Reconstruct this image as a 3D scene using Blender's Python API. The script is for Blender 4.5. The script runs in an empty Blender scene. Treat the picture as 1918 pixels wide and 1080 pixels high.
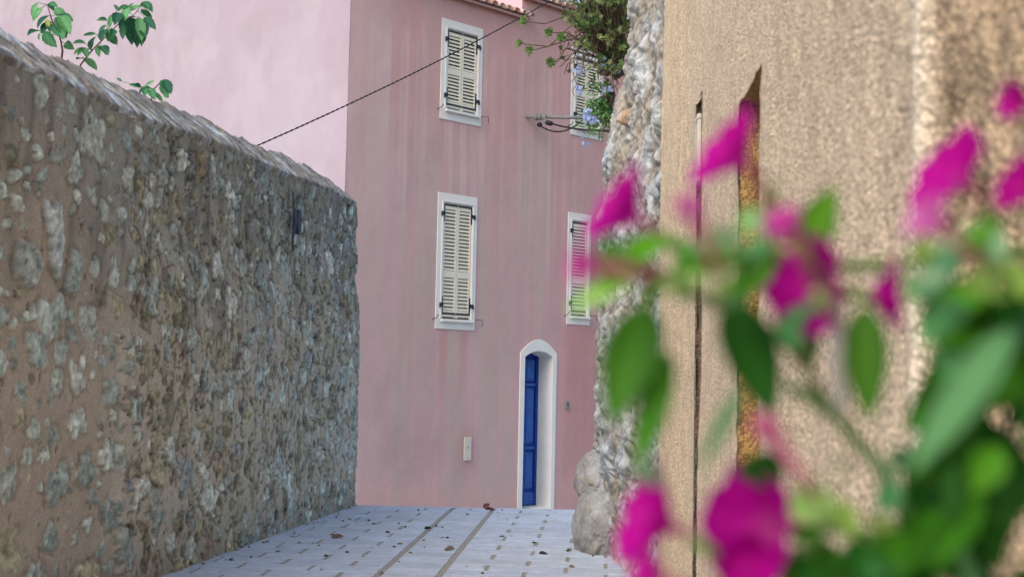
import bpy, bmesh, math, random
import numpy as np
from mathutils import Vector, Matrix

SC = bpy.context.scene
COL = SC.collection
rnd = random.Random(7)
rng = np.random.default_rng(11)

# ------------------------------------------------------------ camera
FPX = 2300.0
PITCH, ROLL = math.atan(157/2300.0), math.radians(1.2)
CAM = Vector((0, 0, 1.55))
cam_d = bpy.data.cameras.new('camera')
cam = bpy.data.objects.new('camera', cam_d); COL.objects.link(cam)
RM = Matrix.Rotation(math.pi/2+PITCH, 3, 'X') @ Matrix.Rotation(ROLL, 3, 'Z')
cam.matrix_world = Matrix.Translation(CAM) @ RM.to_4x4()
cam_d.sensor_width = 36; cam_d.lens = 36*FPX/1918
cam_d.clip_start = 0.02; cam_d.clip_end = 500
cam_d.dof.use_dof = True; cam_d.dof.focus_distance = 15.0; cam_d.dof.aperture_fstop = 5.2
SC.camera = cam

# ------------------------------------------------------------ light
SUN_AZ, SUN_EL = math.radians(-142), math.radians(42)
w = bpy.data.worlds.new('World'); SC.world = w; w.use_nodes = True
nt = w.node_tree; nt.nodes.clear()
sky = nt.nodes.new('ShaderNodeTexSky'); sky.sky_type = 'NISHITA'; sky.sun_disc = False
sky.sun_elevation = SUN_EL; sky.sun_rotation = SUN_AZ
sky.air_density = 1.0; sky.dust_density = 2.5; sky.ozone_density = 1.0
bg = nt.nodes.new('ShaderNodeBackground'); bg.inputs[1].default_value = 0.15
wo = nt.nodes.new('ShaderNodeOutputWorld')
nt.links.new(sky.outputs[0], bg.inputs[0]); nt.links.new(bg.outputs[0], wo.inputs[0])
sl = bpy.data.lights.new('sun', 'SUN'); sl.energy = 0.85; sl.angle = math.radians(45); sl.color = (1.0, 0.93, 0.84)
so = bpy.data.objects.new('sun', sl); COL.objects.link(so)
sd = Vector((math.sin(SUN_AZ)*math.cos(SUN_EL), math.cos(SUN_AZ)*math.cos(SUN_EL), math.sin(SUN_EL)))
so.rotation_euler = sd.to_track_quat('Z', 'Y').to_euler(); so.location = sd*40
SC.view_settings.view_transform = 'Standard'; SC.view_settings.look = 'None'
SC.view_settings.exposure = 0.85; SC.view_settings.gamma = 1
SC.render.engine = 'CYCLES'
SC.cycles.max_bounces = 6; SC.cycles.use_denoising = True

# ------------------------------------------------------------ helpers
def ray(px, py):
    return RM @ Vector(((px-959)/FPX, (540-py)/FPX, -1))
def at(px, py, Y):
    r = ray(px, py); return CAM + r*(Y/r.y)
def tag(o, label=None, cat=None, group=None, kind=None):
    if label: o['label'] = label
    if cat: o['category'] = cat
    if group: o['group'] = group
    if kind: o['kind'] = kind
    return o
def empty(name, loc, label=None, cat=None, group=None, rz=0):
    o = bpy.data.objects.new(name, None); COL.objects.link(o)
    o.location = loc; o.rotation_euler = (0, 0, rz); o.empty_display_size = .1
    return tag(o, label, cat, group)
def link(name, me, parent=None):
    o = bpy.data.objects.new(name, me); COL.objects.link(o)
    if parent is not None:
        o.parent = parent
        o.matrix_parent_inverse = parent.matrix_basis.inverted()
    return o
class MB:
    """collects faces for one mesh"""
    def __init__(s): s.v = []; s.f = []; s.sm = []; s.c = []
    def add(s, vs, fs, smooth=False, col=None):
        b = len(s.v); s.v += [tuple(x) for x in vs]
        s.c += [col or (1, 1, 1)]*len(vs)
        for f in fs: s.f.append(tuple(b+i for i in f)); s.sm.append(smooth)
    def box(s, c, ex, ey, ez, col=None):
        """centre and three half-axes"""
        c, ex, ey, ez = map(Vector, (c, ex, ey, ez)); vs = []
        for k in (-1, 1):
            for a, b in ((-1, -1), (1, -1), (1, 1), (-1, 1)): vs.append(c+ex*a+ey*b+ez*k)
        fs = [(3, 2, 1, 0), (4, 5, 6, 7), (0, 1, 5, 4), (1, 2, 6, 5), (2, 3, 7, 6), (3, 0, 4, 7)]
        if ex.cross(ey).dot(ez) < 0: fs = [f[::-1] for f in fs]
        s.add(vs, fs, False, col)
    def tube(s, pts, rad, n=8, col=None, caps=True):
        pts = [Vector(p) for p in pts]
        if not isinstance(rad, (list, tuple)): rad = [rad]*len(pts)
        vs = []; up = None
        for i, p in enumerate(pts):
            d = (pts[min(i+1, len(pts)-1)]-pts[max(i-1, 0)])
            d = d.normalized() if d.length > 1e-9 else Vector((0, 0, 1))
            if up is None: up = d.orthogonal().normalized()
            up = (up-d*up.dot(d)); up = up.normalized() if up.length > 1e-6 else d.orthogonal().normalized()
            sd_ = d.cross(up)
            for k in range(n):
                a = 2*math.pi*k/n; vs.append(p+(up*math.cos(a)+sd_*math.sin(a))*rad[i])
        fs = []
        for i in range(len(pts)-1):
            for k in range(n):
                a, b = i*n+k, i*n+(k+1) % n; fs.append((a, b, b+n, a+n))
        if caps: fs.append(tuple(range(n-1, -1, -1))); fs.append(tuple((len(pts)-1)*n+k for k in range(n)))
        s.add(vs, fs, True, col)
    def build(s, name, mat, parent=None, bevel=0):
        me = bpy.data.meshes.new(name); me.from_pydata(s.v, [], s.f); me.update()
        me.polygons.foreach_set('use_smooth', s.sm)
        ca = me.color_attributes.new('Col', 'FLOAT_COLOR', 'POINT')
        arr = np.ones((len(s.v), 4), 'f')
        if s.v: arr[:, :3] = np.array(s.c, 'f')
        ca.data.foreach_set('color', arr.ravel())
        me.materials.append(mat)
        o = link(name, me, parent)
        if bevel:
            m = o.modifiers.new('bevel', 'BEVEL'); m.width = bevel; m.segments = 2; m.limit_method = 'ANGLE'
            for p in me.polygons: p.use_smooth = False
        return o
def grid(name, XYZ, colr, mat, parent=None, keep=None, smooth=True, flip=False):
    """XYZ (nu,nv,3) vertices; faces between; colours per vertex"""
    nu, nv = XYZ.shape[:2]
    idx = np.arange(nu*nv).reshape(nu, nv)
    q = np.stack([idx[:-1, :-1], idx[1:, :-1], idx[1:, 1:], idx[:-1, 1:]], -1)
    if flip: q = q[..., ::-1]
    q = q.reshape(-1, 4)
    if keep is not None: q = q[keep.reshape(-1)]
    me = bpy.data.meshes.new(name)
    me.vertices.add(nu*nv); me.vertices.foreach_set('co', XYZ.astype('f').ravel())
    me.loops.add(len(q)*4); me.loops.foreach_set('vertex_index', q.astype('i').ravel())
    me.polygons.add(len(q)); me.polygons.foreach_set('loop_start', np.arange(len(q), dtype='i')*4)
    me.polygons.foreach_set('loop_total', np.full(len(q), 4, 'i'))
    me.update(calc_edges=True); me.validate()
    me.polygons.foreach_set('use_smooth', [smooth]*len(me.polygons))
    ca = me.color_attributes.new('Col', 'FLOAT_COLOR', 'POINT')
    arr = np.ones((nu*nv, 4), 'f'); arr[:, :3] = colr.reshape(-1, 3)
    ca.data.foreach_set('color', arr.ravel())
    me.materials.append(mat)
    return link(name, me, parent)

def _h(i, j, k, seed):
    n = (i.astype(np.int64)*374761393+j.astype(np.int64)*668265263+k.astype(np.int64)*2147483647+seed*974634777) & 0xffffffff
    n = ((n ^ (n >> 13))*1274126177) & 0xffffffff
    n = ((n ^ (n >> 16))*2246822519) & 0xffffffff
    return ((n ^ (n >> 15)) & 0xffffff)/float(0xffffff)
def vn(x, y, z=0.0, seed=0):
    x, y, z = np.broadcast_arrays(np.asarray(x, float), np.asarray(y, float), np.asarray(z, float))
    i, j, k = np.floor(x), np.floor(y), np.floor(z); fx, fy, fz = x-i, y-j, z-k
    fx, fy, fz = [t*t*(3-2*t) for t in (fx, fy, fz)]
    r = 0
    for a in (0, 1):
        for b in (0, 1):
            for c in (0, 1):
                r = r+_h(i+a, j+b, k+c, seed)*(fx if a else 1-fx)*(fy if b else 1-fy)*(fz if c else 1-fz)
    return r
def fbm(x, y, z=0.0, seed=0, oct=4):
    r = 0; a = .5; t = 0
    x, y, z = np.asarray(x, float), np.asarray(y, float), np.asarray(z, float)
    for o in range(oct):
        r = r+a*vn(x, y, z, seed+o*17); t += a; a *= .5; x = x*2.03; y = y*2.03; z = z*2.03
    return r/t
def ss(a, b, x):
    t = np.clip((np.asarray(x, float)-a)/(b-a), 0, 1); return t*t*(3-2*t)
def mix(a, b, t):
    t = np.asarray(t)[..., None]; return np.asarray(a)*(1-t)+np.asarray(b)*t
def adj(c, mult, sat):
    c = np.asarray(c); g = c.mean(-1, keepdims=True); return (g+(c-g)*sat)*mult
def srgb(r, g, b):
    f = lambda c: (c/255/12.92) if c/255 <= .04045 else ((c/255+.055)/1.055)**2.4
    return (f(r), f(g), f(b))

# ------------------------------------------------------------ materials
def mat(name, col=(.5, .5, .5), rough=.8, attr=False, bump=None, speck=None, spec=.3, transl=0, metal=0, vor=None, voramt=.5):
    """bump: list of (scale, strength, distance); speck: (scale, amount); vor: pebble bump (scale, strength, distance)"""
    m = bpy.data.materials.new(name); m.use_nodes = True; t = m.node_tree; N = t.nodes; L = t.links
    P = N['Principled BSDF']; P.inputs['Roughness'].default_value = rough
    P.inputs['Specular IOR Level'].default_value = spec; P.inputs['Metallic'].default_value = metal
    tc = N.new('ShaderNodeTexCoord')
    if attr:
        a = N.new('ShaderNodeAttribute'); a.attribute_name = 'Col'; c = a.outputs['Color']
    else:
        a = N.new('ShaderNodeRGB'); a.outputs[0].default_value = (*col, 1); c = a.outputs[0]
    def mul(c, fac_socket, lo, hi):
        mr = N.new('ShaderNodeMapRange'); mr.inputs[3].default_value = lo; mr.inputs[4].default_value = hi
        mr.inputs[1].default_value = .25; mr.inputs[2].default_value = .75
        L.new(fac_socket, mr.inputs[0])
        mx = N.new('ShaderNodeMix'); mx.data_type = 'RGBA'; mx.blend_type = 'MULTIPLY'; mx.inputs[0].default_value = 1
        L.new(c, mx.inputs[6]); L.new(mr.outputs[0], mx.inputs[7]); return mx.outputs[2]
    if speck:
        for sc_, am in speck:
            n = N.new('ShaderNodeTexNoise'); n.inputs['Scale'].default_value = sc_; n.inputs['Detail'].default_value = 3
            L.new(tc.outputs['Object'], n.inputs['Vector']); c = mul(c, n.outputs[0], 1-am, 1+am)
    nrm = None
    if vor:
        v = N.new('ShaderNodeTexVoronoi'); v.inputs['Scale'].default_value = vor[0]
        ns = N.new('ShaderNodeTexNoise'); ns.inputs['Scale'].default_value = vor[0]*.6
        L.new(tc.outputs['Object'], ns.inputs['Vector'])
        ad = N.new('ShaderNodeVectorMath'); ad.operation = 'MULTIPLY_ADD'
        ad.inputs[1].default_value = (.8/vor[0],)*3
        L.new(ns.outputs['Color'], ad.inputs[0]); L.new(tc.outputs['Object'], ad.inputs[2]); L.new(ad.outputs[0], v.inputs['Vector'])
        b = N.new('ShaderNodeBump'); b.invert = True; b.inputs['Strength'].default_value = vor[1]; b.inputs['Distance'].default_value = vor[2]
        L.new(v.outputs['Distance'], b.inputs['Height']); nrm = b.outputs[0]
        sp = N.new('ShaderNodeSeparateColor'); L.new(v.outputs['Color'], sp.inputs[0])
        c = mul(c, sp.outputs[0], 1-voramt, 1+voramt*.7)
        inv = N.new('ShaderNodeMapRange'); inv.inputs[1].default_value = .35; inv.inputs[2].default_value = .75
        inv.inputs[3].default_value = 1; inv.inputs[4].default_value = .62; L.new(v.outputs['Distance'], inv.inputs[0])
        mx = N.new('ShaderNodeMix'); mx.data_type = 'RGBA'; mx.blend_type = 'MULTIPLY'; mx.inputs[0].default_value = 1
        L.new(c, mx.inputs[6]); L.new(inv.outputs[0], mx.inputs[7]); c = mx.outputs[2]
    for (sc_, st, ds) in (bump or []):
        n = N.new('ShaderNodeTexNoise'); n.inputs['Scale'].default_value = sc_; n.inputs['Detail'].default_value = 6
        n.inputs['Roughness'].default_value = .6
        L.new(tc.outputs['Object'], n.inputs['Vector'])
        b = N.new('ShaderNodeBump'); b.inputs['Strength'].default_value = st; b.inputs['Distance'].default_value = ds
        L.new(n.outputs[0], b.inputs['Height'])
        if nrm: L.new(nrm, b.inputs['Normal'])
        nrm = b.outputs[0]
    if nrm: L.new(nrm, P.inputs['Normal'])
    L.new(c, P.inputs['Base Color'])
    if transl:
        tr = N.new('ShaderNodeBsdfTranslucent'); L.new(c, tr.inputs['Color'])
        mxs = N.new('ShaderNodeMixShader'); mxs.inputs[0].default_value = transl
        L.new(P.outputs[0], mxs.inputs[1]); L.new(tr.outputs[0], mxs.inputs[2])
        L.new(mxs.outputs[0], N['Material Output'].inputs[0])
    return m
M = dict(
    wall=mat('old_rubble_and_mortar', attr=True, rough=.95, spec=.1, bump=[(45, .4, .012), (160, .35, .005)], speck=[(70, .16), (200, .18)]),
    coping=mat('weathered_coping', attr=True, rough=.95, spec=.1, bump=[(30, .6, .02), (120, .4, .006)], speck=[(35, .2), (120, .2)]),
    lime=mat('pale_limestone_rubble', attr=True, rough=.95, spec=.1, bump=[(16, .45, .03), (70, .45, .01)], speck=[(12, .14), (40, .14), (90, .16)]),
    pebble=mat('pebbledash_render', attr=True, rough=.95, spec=.1, vor=(150, .9, .006), voramt=.34, bump=[(40, .3, .012)], speck=[(12, .06), (300, .12)]),
    stucco=mat('limewashed_stucco', attr=True, rough=.95, spec=.08, bump=[(60, .25, .004), (8, .2, .02)], speck=[(3, .03), (50, .03)]),
    pave=mat('paving_slab', attr=True, rough=.75, spec=.25, bump=[(60, .25, .004), (9, .15, .01)], speck=[(3, .12), (14, .10), (90, .10)]),
    sand=mat('sandy_joint', srgb(152, 148, 140), rough=1, spec=0, bump=[(150, .4, .003)], speck=[(30, .25)]),
    soil=mat('bare_soil', srgb(110, 98, 82), rough=1, spec=0, bump=[(12, .4, .03)], speck=[(5, .25)]),
    white=mat('white_limewash', srgb(226, 223, 214), rough=.8, spec=.15, bump=[(60, .15, .003)], speck=[(5, .04)]),
    shutter=mat('ivory_shutter_paint', srgb(226, 218, 196), rough=.6, spec=.3, speck=[(6, .04)]),
    dark=mat('window_shade_backing', (.12, .115, .105), rough=.9, spec=.1),
    iron=mat('black_iron', (.018, .02, .03), rough=.5, spec=.4),
    blue=mat('blue_door_paint', srgb(18, 56, 136), rough=.5, spec=.35, speck=[(8, .12)], bump=[(30, .1, .003)]),
    tile=mat('terracotta_tile', attr=True, rough=.9, spec=.1, bump=[(40, .3, .008)], speck=[(10, .2), (60, .15)]),
    cream=mat('cream_plastic', srgb(205, 196, 178), rough=.5, speck=[(20, .05)]),
    grey=mat('grey_metal', srgb(128, 126, 126), rough=.6, speck=[(25, .12)]),
    rubber=mat('black_cable', (.02, .02, .022), rough=.6),
    bark=mat('woody_stem', srgb(112, 98, 86), rough=.95, spec=.1, bump=[(60, .6, .004)], speck=[(40, .25)]),
    leaf=mat('green_leaf', attr=True, rough=.6, spec=.18, transl=.3, speck=[(30, .12)]),
    stem=mat('green_stem', attr=True, rough=.55, spec=.3, transl=.1),
    petal=mat('flower_petal', attr=True, rough=.7, spec=.1, transl=.35),
    litter=mat('dry_leaf', attr=True, rough=.9, spec=.1, speck=[(60, .2)]),
)

# ------------------------------------------------------------ ground
def gz(y):
    y = np.asarray(y, float); t = np.clip(y-13.7, 0, 7.3)
    return np.where(t < .8, -.125*t*t/1.6, -.125*(t-.4))
def make_ground():
    ys = np.concatenate([np.arange(-60, 13, 4.0), np.arange(13, 21.5, .1), np.arange(22, 130, 6.0)])
    xs = np.arange(-80, 81, 4.0)
    X, Y = np.meshgrid(xs, ys, indexing='ij')
    xyz = np.stack([X, Y, gz(Y)-.03], -1)
    o = grid('ground', xyz, np.ones(X.shape+(3,)), M['soil']); tag(o, kind='structure')
make_ground()
RD = Vector((.075, 1, 0)).normalized(); RC = Vector((1, -.075, 0)).normalized()
A0 = Vector((-.96, 9.33, 0))                       # a point on the left long joint
def make_street():
    mb = MB(); bed = MB()
    def P(u, v, h=0):
        p = A0+RD*u+RC*v; p.z = float(gz(p.y))+h; return p
    def slab(u0, u1, v0, v1, h):
        b = .004; nseg = 4 if P(u0, v0).y > 13 else 1
        base = np.array([.0, .0, .0])
        t = .94+.12*rnd.random(); cc = np.array(srgb(180, 190, 203))*t
        cc = tuple(cc*np.array([1+.03*(rnd.random()-.5), 1, 1+.04*(rnd.random()-.5)]))
        h = h+rnd.uniform(-.0015, .0015)
        vs = []; fs = []
        for i in range(nseg+1):
            u = u0+(u1-u0)*i/nseg
            ui = min(max(u, u0+b), u1-b)
            vs += [P(u, v0, h-.012), P(ui, v0+b, h), P(ui, v1-b, h), P(u, v1, h-.012)]
        for i in range(nseg):
            a = i*4
            for k in range(3): fs.append((a+k, a+k+1, a+k+5, a+k+4))
        fs += [(3, 2, 1, 0), tuple(nseg*4+k for k in range(4))]
        mb.add(vs, [f[::-1] for f in fs], False, cc)
    W = .285; H = .016
    u = -13.0
    row = 0
    jit = lambda a: rnd.uniform(-a, a)
    while u < 12:
        uu0, uu1 = u+.013, u+W-.013
        slab(uu0+jit(.003), uu1+jit(.003), .022, .428, H)
        # right and left fields in running bond
        v = .474; first = True
        while v < 4.2:
            wd = .62 if not (first and row % 2) else .31
            slab(uu0+jit(.003), uu1+jit(.003), v+.004, v+wd-.024+jit(.006), H); v += wd; first = False
        v = -.024; first = True
        while v > -6:
            wd = .55 if not (first and row % 2) else .275
            slab(uu0+jit(.003), uu1+jit(.003), v-wd+.024+jit(.006), v-.004, H); v -= wd; first = False
        u += W; row += 1
    us = np.arange(-13, 12.3, .1); vs_ = np.array([-6.0, 4.2])
    Vv, Uu = np.meshgrid(vs_, us, indexing='ij')
    xy = np.array(A0)[None, None, :]+np.array(RD)*Uu[..., None]+np.array(RC)*Vv[..., None]
    xy[..., 2] = gz(xy[..., 1])+.009

    o = mb.build('street', M['pave']); tag(o, kind='structure')
    o2 = grid('paving_joint', xy, np.ones(Vv.shape+(3,)), M['sand'], parent=o)
make_street()

# ------------------------------------------------------------ stone stamping
class Relief:
    """height field over (s, z) with stones pressed into mortar"""
    def __init__(s, S, Z, mortar, seed):
        s.S, s.Z = np.meshgrid(S, Z, indexing='ij'); s.s1, s.z1 = S, Z
        s.H = np.zeros_like(s.S); s.C = mortar(s.S, s.Z); s.r = np.random.default_rng(seed); s.mask = np.zeros_like(s.S)
        s.placed = np.zeros((0, 3))
    def stone(s, cs, cz, rs, rz, h, col, power=2.6, flat=.8, edge=.25, dark=.55, rough=.3, smear=0.0, tone=0.0, addh=None):
        R = 1.5*max(rs, rz)
        i0, i1 = np.searchsorted(s.s1, [cs-R, cs+R]); j0, j1 = np.searchsorted(s.z1, [cz-R, cz+R])
        if i1-i0 < 2 or j1-j0 < 2: return
        a = s.S[i0:i1, j0:j1]-cs; b = s.Z[i0:i1, j0:j1]-cz
        th = s.r.uniform(-.35, .35); a, b = a*math.cos(th)+b*math.sin(th), -a*math.sin(th)+b*math.cos(th)
        sd_ = int(s.r.integers(1e6))
        ang = np.arctan2(b/rz, a/rs)
        wob = 1+rough*(vn(np.cos(ang)*1.6+5, np.sin(ang)*1.6+5, 0, sd_)-.5)*1.6+.25*rough*(vn(np.cos(ang)*5+9, np.sin(ang)*5+9, 0, sd_+3)-.5)*2
        d = (np.abs(a/rs)**power+np.abs(b/rz)**power)**(1/power)/wob
        m = 1-ss(1-edge, 1.0, d)
        if smear: m = m*ss(smear-.12, smear+.05, fbm(a/.07+11, b/.07, 0, sd_+9, 4))
        dome = np.clip(1-d*d*(1-flat), 0, 1)
        tex = fbm(a/.05+sd_ % 97, b/.05, 0, sd_, 3)-.5
        tilt = (a/rs*s.r.uniform(-.3, .3)+b/rz*s.r.uniform(-.3, .3))
        hh = h*(dome+tilt*.5)+tex*.018
        if addh is not None: s.H[i0:i1, j0:j1] += (addh*np.clip(1-d*d*.7, 0, 1)+tex*.02)*m
        else: s.H[i0:i1, j0:j1] = s.H[i0:i1, j0:j1]*(1-m)+hh*m
        ring = ss(.8, 1.0, d)*(1-ss(1.0, 1.22, d))*dark*(vn(a/.06+3, b/.06, 0, sd_+5) > .42)
        s.H[i0:i1, j0:j1] -= ring*.012
        c = np.array(col)*(1+.5*tex[..., None]*1.6)
        C = s.C[i0:i1, j0:j1]
        if tone: c = c*(1-tone)+C*tone
        C[:] = C*(1-m[..., None])+c*m[..., None]
        C *= (1-.5*ring)[..., None]  # thin shadow line round each stone, painted into the colour
        s.mask[i0:i1, j0:j1] = np.maximum(s.mask[i0:i1, j0:j1], m)
    def scatter(s, n, s0, s1, z0, z1, rmin, rmax, gap, aspect, fn, tries=25):
        k = 0
        for _ in range(n*tries):
            if k >= n: break
            cs, cz = s.r.uniform(s0, s1), s.r.uniform(z0, z1)
            r = rmin+(rmax-rmin)*s.r.random()**1.8
            if len(s.placed):
                dd = np.hypot((s.placed[:, 0]-cs)/aspect, s.placed[:, 1]-cz)
                if np.any(dd < (s.placed[:, 2]+r)*gap): continue
            s.placed = np.vstack([s.placed, [cs, cz, r]]); fn(s, cs, cz, r); k += 1
        return k

# ------------------------------------------------------------ left stone wall
WP = np.array([-2.536, 9.135, 0.]); WD = np.array([.154, .988, 0.]); WD /= np.linalg.norm(WD); WN = np.array([WD[1], -WD[0], 0])
S_END = 5.13
def left_wall():
    S = np.concatenate([np.arange(-12, -2.6, .12), np.arange(-2.6, 1.5, .0125), np.arange(1.5, S_END+.75, .0165)])
    Vn = 300
    Zf = np.linspace(-.12, 3.42, Vn)
    zf = lambda s: np.interp(s, [-12, -2.4, 0, 1.65, 5.1], [3.2, 3.27, 3.33, 3.40, 3.46])+.012*np.sin(s*2.1)
    def mortar(S_, Z_):
        n1 = fbm(S_*1.1, Z_*1.1, 0, 3, 4); n2 = fbm(S_*9, Z_*1.0, 0, 5, 4); n3 = fbm(S_*7, Z_*7, 0, 8, 3)
        up = ss(1.7, 3.1, Z_+(n1-.5)*1.6)
        near = 1-ss(-1.15, -.6, S_+.35*(n1-.5)+np.where(Z_ > 2.2, (Z_-2.2)*.6, 0))
        low_n = mix(srgb(170, 146, 128), srgb(150, 134, 120), n3); low_f = mix(srgb(178, 162, 146), srgb(152, 140, 126), n3)
        c = mix(low_f, low_n, near)
        c = mix(c, mix(srgb(132, 128, 122), srgb(108, 105, 100), n2), up*.8)
        st = ss(.52, .72, n2)*ss(.8, 2.8, Z_)
        c = mix(c, srgb(98, 92, 90), st*.6)
        c = mix(c, srgb(105, 98, 88), (1-ss(0, .5, Z_))*.5)
        return c*(.9+.25*n3)[..., None]
    R = Relief(S, Zf, mortar, 21)
    R.H += (fbm(R.S*1.3, R.Z*1.3, 0, 31, 3)-.5)*.06+(fbm(R.S*9, R.Z*9, 0, 33, 3)-.5)*.02
    grey = [srgb(160, 170, 164), srgb(170, 178, 168), srgb(142, 154, 150), srgb(178, 182, 172), srgb(132, 144, 140)]
    tan = [srgb(150, 142, 112), srgb(132, 126, 100), srgb(160, 152, 120), srgb(122, 118, 98)]
    odd = [srgb(150, 126, 90), srgb(138, 112, 100), srgb(176, 174, 166), srgb(104, 104, 102), srgb(138, 148, 156), srgb(178, 176, 168)]
    def pick(r, wts):
        k = r.random()
        L_ = grey if k < wts[0] else tan if k < wts[0]+wts[1] else odd
        return np.array(L_[int(r.integers(len(L_)))])*r.uniform(.8, 1.12)
    # a tall pale slab and its neighbours in the near part
    R.stone(-1.68, 2.30, .085, .23, .035, srgb(168, 172, 172), power=5, flat=.9, edge=.12); R.placed = np.vstack([R.placed, [-1.68, 2.3, .22]])
    R.stone(-1.95, 2.12, .13, .15, .04, srgb(150, 154, 148)); R.placed = np.vstack([R.placed, [-1.95, 2.12, .14]])
    R.stone(-1.42, 2.12, .09, .17, .035, srgb(138, 148, 142)); R.placed = np.vstack([R.placed, [-1.42, 2.12, .13]])
    near = lambda R_, cs, cz, r: R_.stone(cs, cz, r*R_.r.uniform(.9, 1.5), r*R_.r.uniform(.85, 1.25), R_.r.uniform(.006, .022), pick(R_.r, (.80, .16)), dark=.5, power=R_.r.uniform(2.2, 4.5), rough=.6, smear=.30, tone=.08)
    R.scatter(95, -3.2, -.72, .05, 3.2, .05, .15, 1.22, 1.15, near)
    R.scatter(120, -3.2, -.75, .05, 3.2, .022, .05, 1.2, 1.0, near)
    far = lambda R_, cs, cz, r: R_.stone(cs, cz, r*R_.r.uniform(.85, 1.35), r*R_.r.uniform(.9, 1.5), R_.r.uniform(.0, .014), pick(R_.r, (.46, .42) if cz < 2.4 else (.5, .42)), dark=1.0, edge=.18, power=R_.r.uniform(2.2, 4.5), rough=.7, smear=.38, tone=.15)
    R.scatter(330, -.72, 5.9, -.05, 2.5, .055, .17, 1.1, 1.3, far)
    R.scatter(150, -.72, 5.9, 2.5, 3.35, .045, .11, 1.2, 1.2, far)
    R.scatter(430, -.72, 5.9, -.05, 3.35, .022, .05, 1.0, 1.2, far)
    gr_ = fbm(R.S*34, R.Z*34, 0, 91, 3)-.5; g2_ = fbm(R.S*15, R.Z*15, 0, 93, 3)-.5
    R.C *= np.clip(1+gr_*(.22+.95*R.mask)+g2_*(.2+.4*R.mask), .35, 1.7)[..., None]
    cr = ss(.60, .68, fbm(R.S*13+3, R.Z*9, 0, 95, 4))*ss(-.9, -.6, R.S); cr = cr*(vn(R.S*4, R.Z*4, 0, 96) > .5); R.C *= (1-.45*cr)[..., None]; R.H -= .012*cr
    # pits
    for _ in range(1800):
        cs, cz = R.r.uniform(-2.6, 5.8), R.r.uniform(0, 3.2)
        if cs < -.7 and R.r.random() < .75: continue
        i, j = np.searchsorted(S, cs), np.searchsorted(Zf, cz)
        a, b = int(R.r.integers(1, 3)), int(R.r.integers(1, 5))
        R.H[i:i+a, j:j+b] -= .03; R.C[i:i+a, j:j+b] *= .35
    # far part stands a little proud of the near part below the top
    R.H += .045*ss(-.78, -.70, R.S)*(1-ss(2.1, 2.6, R.Z))
    # world positions: straight face, rounded end, then the end face
    s = R.S; r0 = .16
    sa = np.minimum(s, S_END-r0); over = np.clip(s-(S_END-r0), 0, None)
    ang = np.clip(over/r0, 0, math.pi/2); past = np.clip(over-r0*math.pi/2, 0, None)
    along = sa+r0*np.sin(ang)+R.H*np.sin(ang)
    out = -r0*(1-np.cos(ang))-past+R.H*np.cos(ang)
    zz = np.minimum(R.Z, zf(s))
    # the end leans in slightly towards the foot
    along = along-.18*(ss(3.4, 0, R.Z))*ss(3.5, 5.1, s)*0+0.0
    out = out-.03*zz/3.4
    xyz = WP+WD*along[..., None]+WN*out[..., None]; xyz[..., 2] = zz+np.where(R.Z > zf(s), 0, 0)
    root = empty('stone_wall', tuple(WP), 'tall rubble stone garden wall with thick mortar and sloping rough top, left of the lane', 'wall')
    keep = (R.Z[:-1, :-1] < zf(s[:-1, :-1]))
    grid('wall_face', xyz, adj(R.C, 1.46, .72)*np.array([.96, 1.0, .94]), M['wall'], root, keep=keep, flip=False)
    # coping
    Sc = np.concatenate([np.arange(-12, -2.6, .2), np.arange(-2.6, S_END-.01, .0125)])
    U = np.linspace(0, 1, 60)
    S2, U2 = np.meshgrid(Sc, U, indexing='ij')
    prof_u = [0, .05, .12, .55, .68, 1.0]; 
    out2 = np.interp(U2, [0, .04, .1, .55, .7, .8, 1.0], [-.04, -.002, -.035, -.34, -.58, -.62, -.62])
    h2 = np.interp(U2, [0, .04, .1, .55, .7, .8, 1.0], [-.06, -.012, .022, .27, .02, -.3, -3.4])
    drop = ss(S_END-.30, S_END+.02, S2)
    n = fbm(S2*13+U2*2.5, U2*2.2, 0, 51, 4)-.5; n_b = fbm(S2*2.2, U2*5, 0, 53, 3)-.5; nf = fbm(S2*30+U2*8, U2*9, 0, 55, 2)-.5
    mtop = ss(.02, .1, U2)*(1-ss(.75, .85, U2))
    h2 = h2+(n*.05+n_b*.04+nf*.035)*mtop+ (vn(S2*3, 0*S2, 0, 57)-.5)*.03*ss(0, .2, U2)*(1-ss(.75, .85, U2))
    out2 = out2+(fbm(S2*5, U2*3, 0, 59, 3)-.5)*.03*(1-ss(.0, .3, U2))
    h2 = h2*(1-.75*drop*(U2 < .9))-.03*drop
    out2 = np.where(U2 < .9, out2-.10*drop*(1-ss(.1, .6, U2)), out2)
    al = S2-.0+.9*np.clip(-out2, 0, .5)*0
    zz = np.maximum(zf(S2)+h2+.005, 0.0)
    zz = np.where(U2 > .99, 0.0, zz)
    xyz = WP+WD*al[..., None]+WN*(out2-.1)[..., None]+WN*.1; xyz[..., 2] = zz
    c = mix(srgb(146, 146, 142), srgb(124, 118, 108), ss(.35, .65, n+.5))
    c = mix(c, srgb(158, 166, 172), ss(.56, .68, fbm(S2*7+U2*2, U2*3, 0, 61, 3)))
    c = mix(c, srgb(152, 144, 120), ss(.6, .7, fbm(S2*5, U2*6, 0, 63, 3))*.5)
    c = mix(c, srgb(84, 78, 76), ss(.56, .68, fbm(S2*20+U2*5, U2*3, 0, 65, 3))*.65)
    c = np.clip(c*(1+(fbm(S2*30, U2*16, 0, 67, 3)-.5)*.9)[..., None], 0, 1)
    grid('coping', xyz, adj(c, 1.35, .9), M['coping'], root)
    # end cap under the coping
    mb = MB()
    # wall tie plate
    tp = MB(); q = WP+WD*2.53+WN*.05; q[2] = 2.95
    wd, wn = Vector(WD), Vector(WN)
    a0 = Vector(q)
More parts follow.
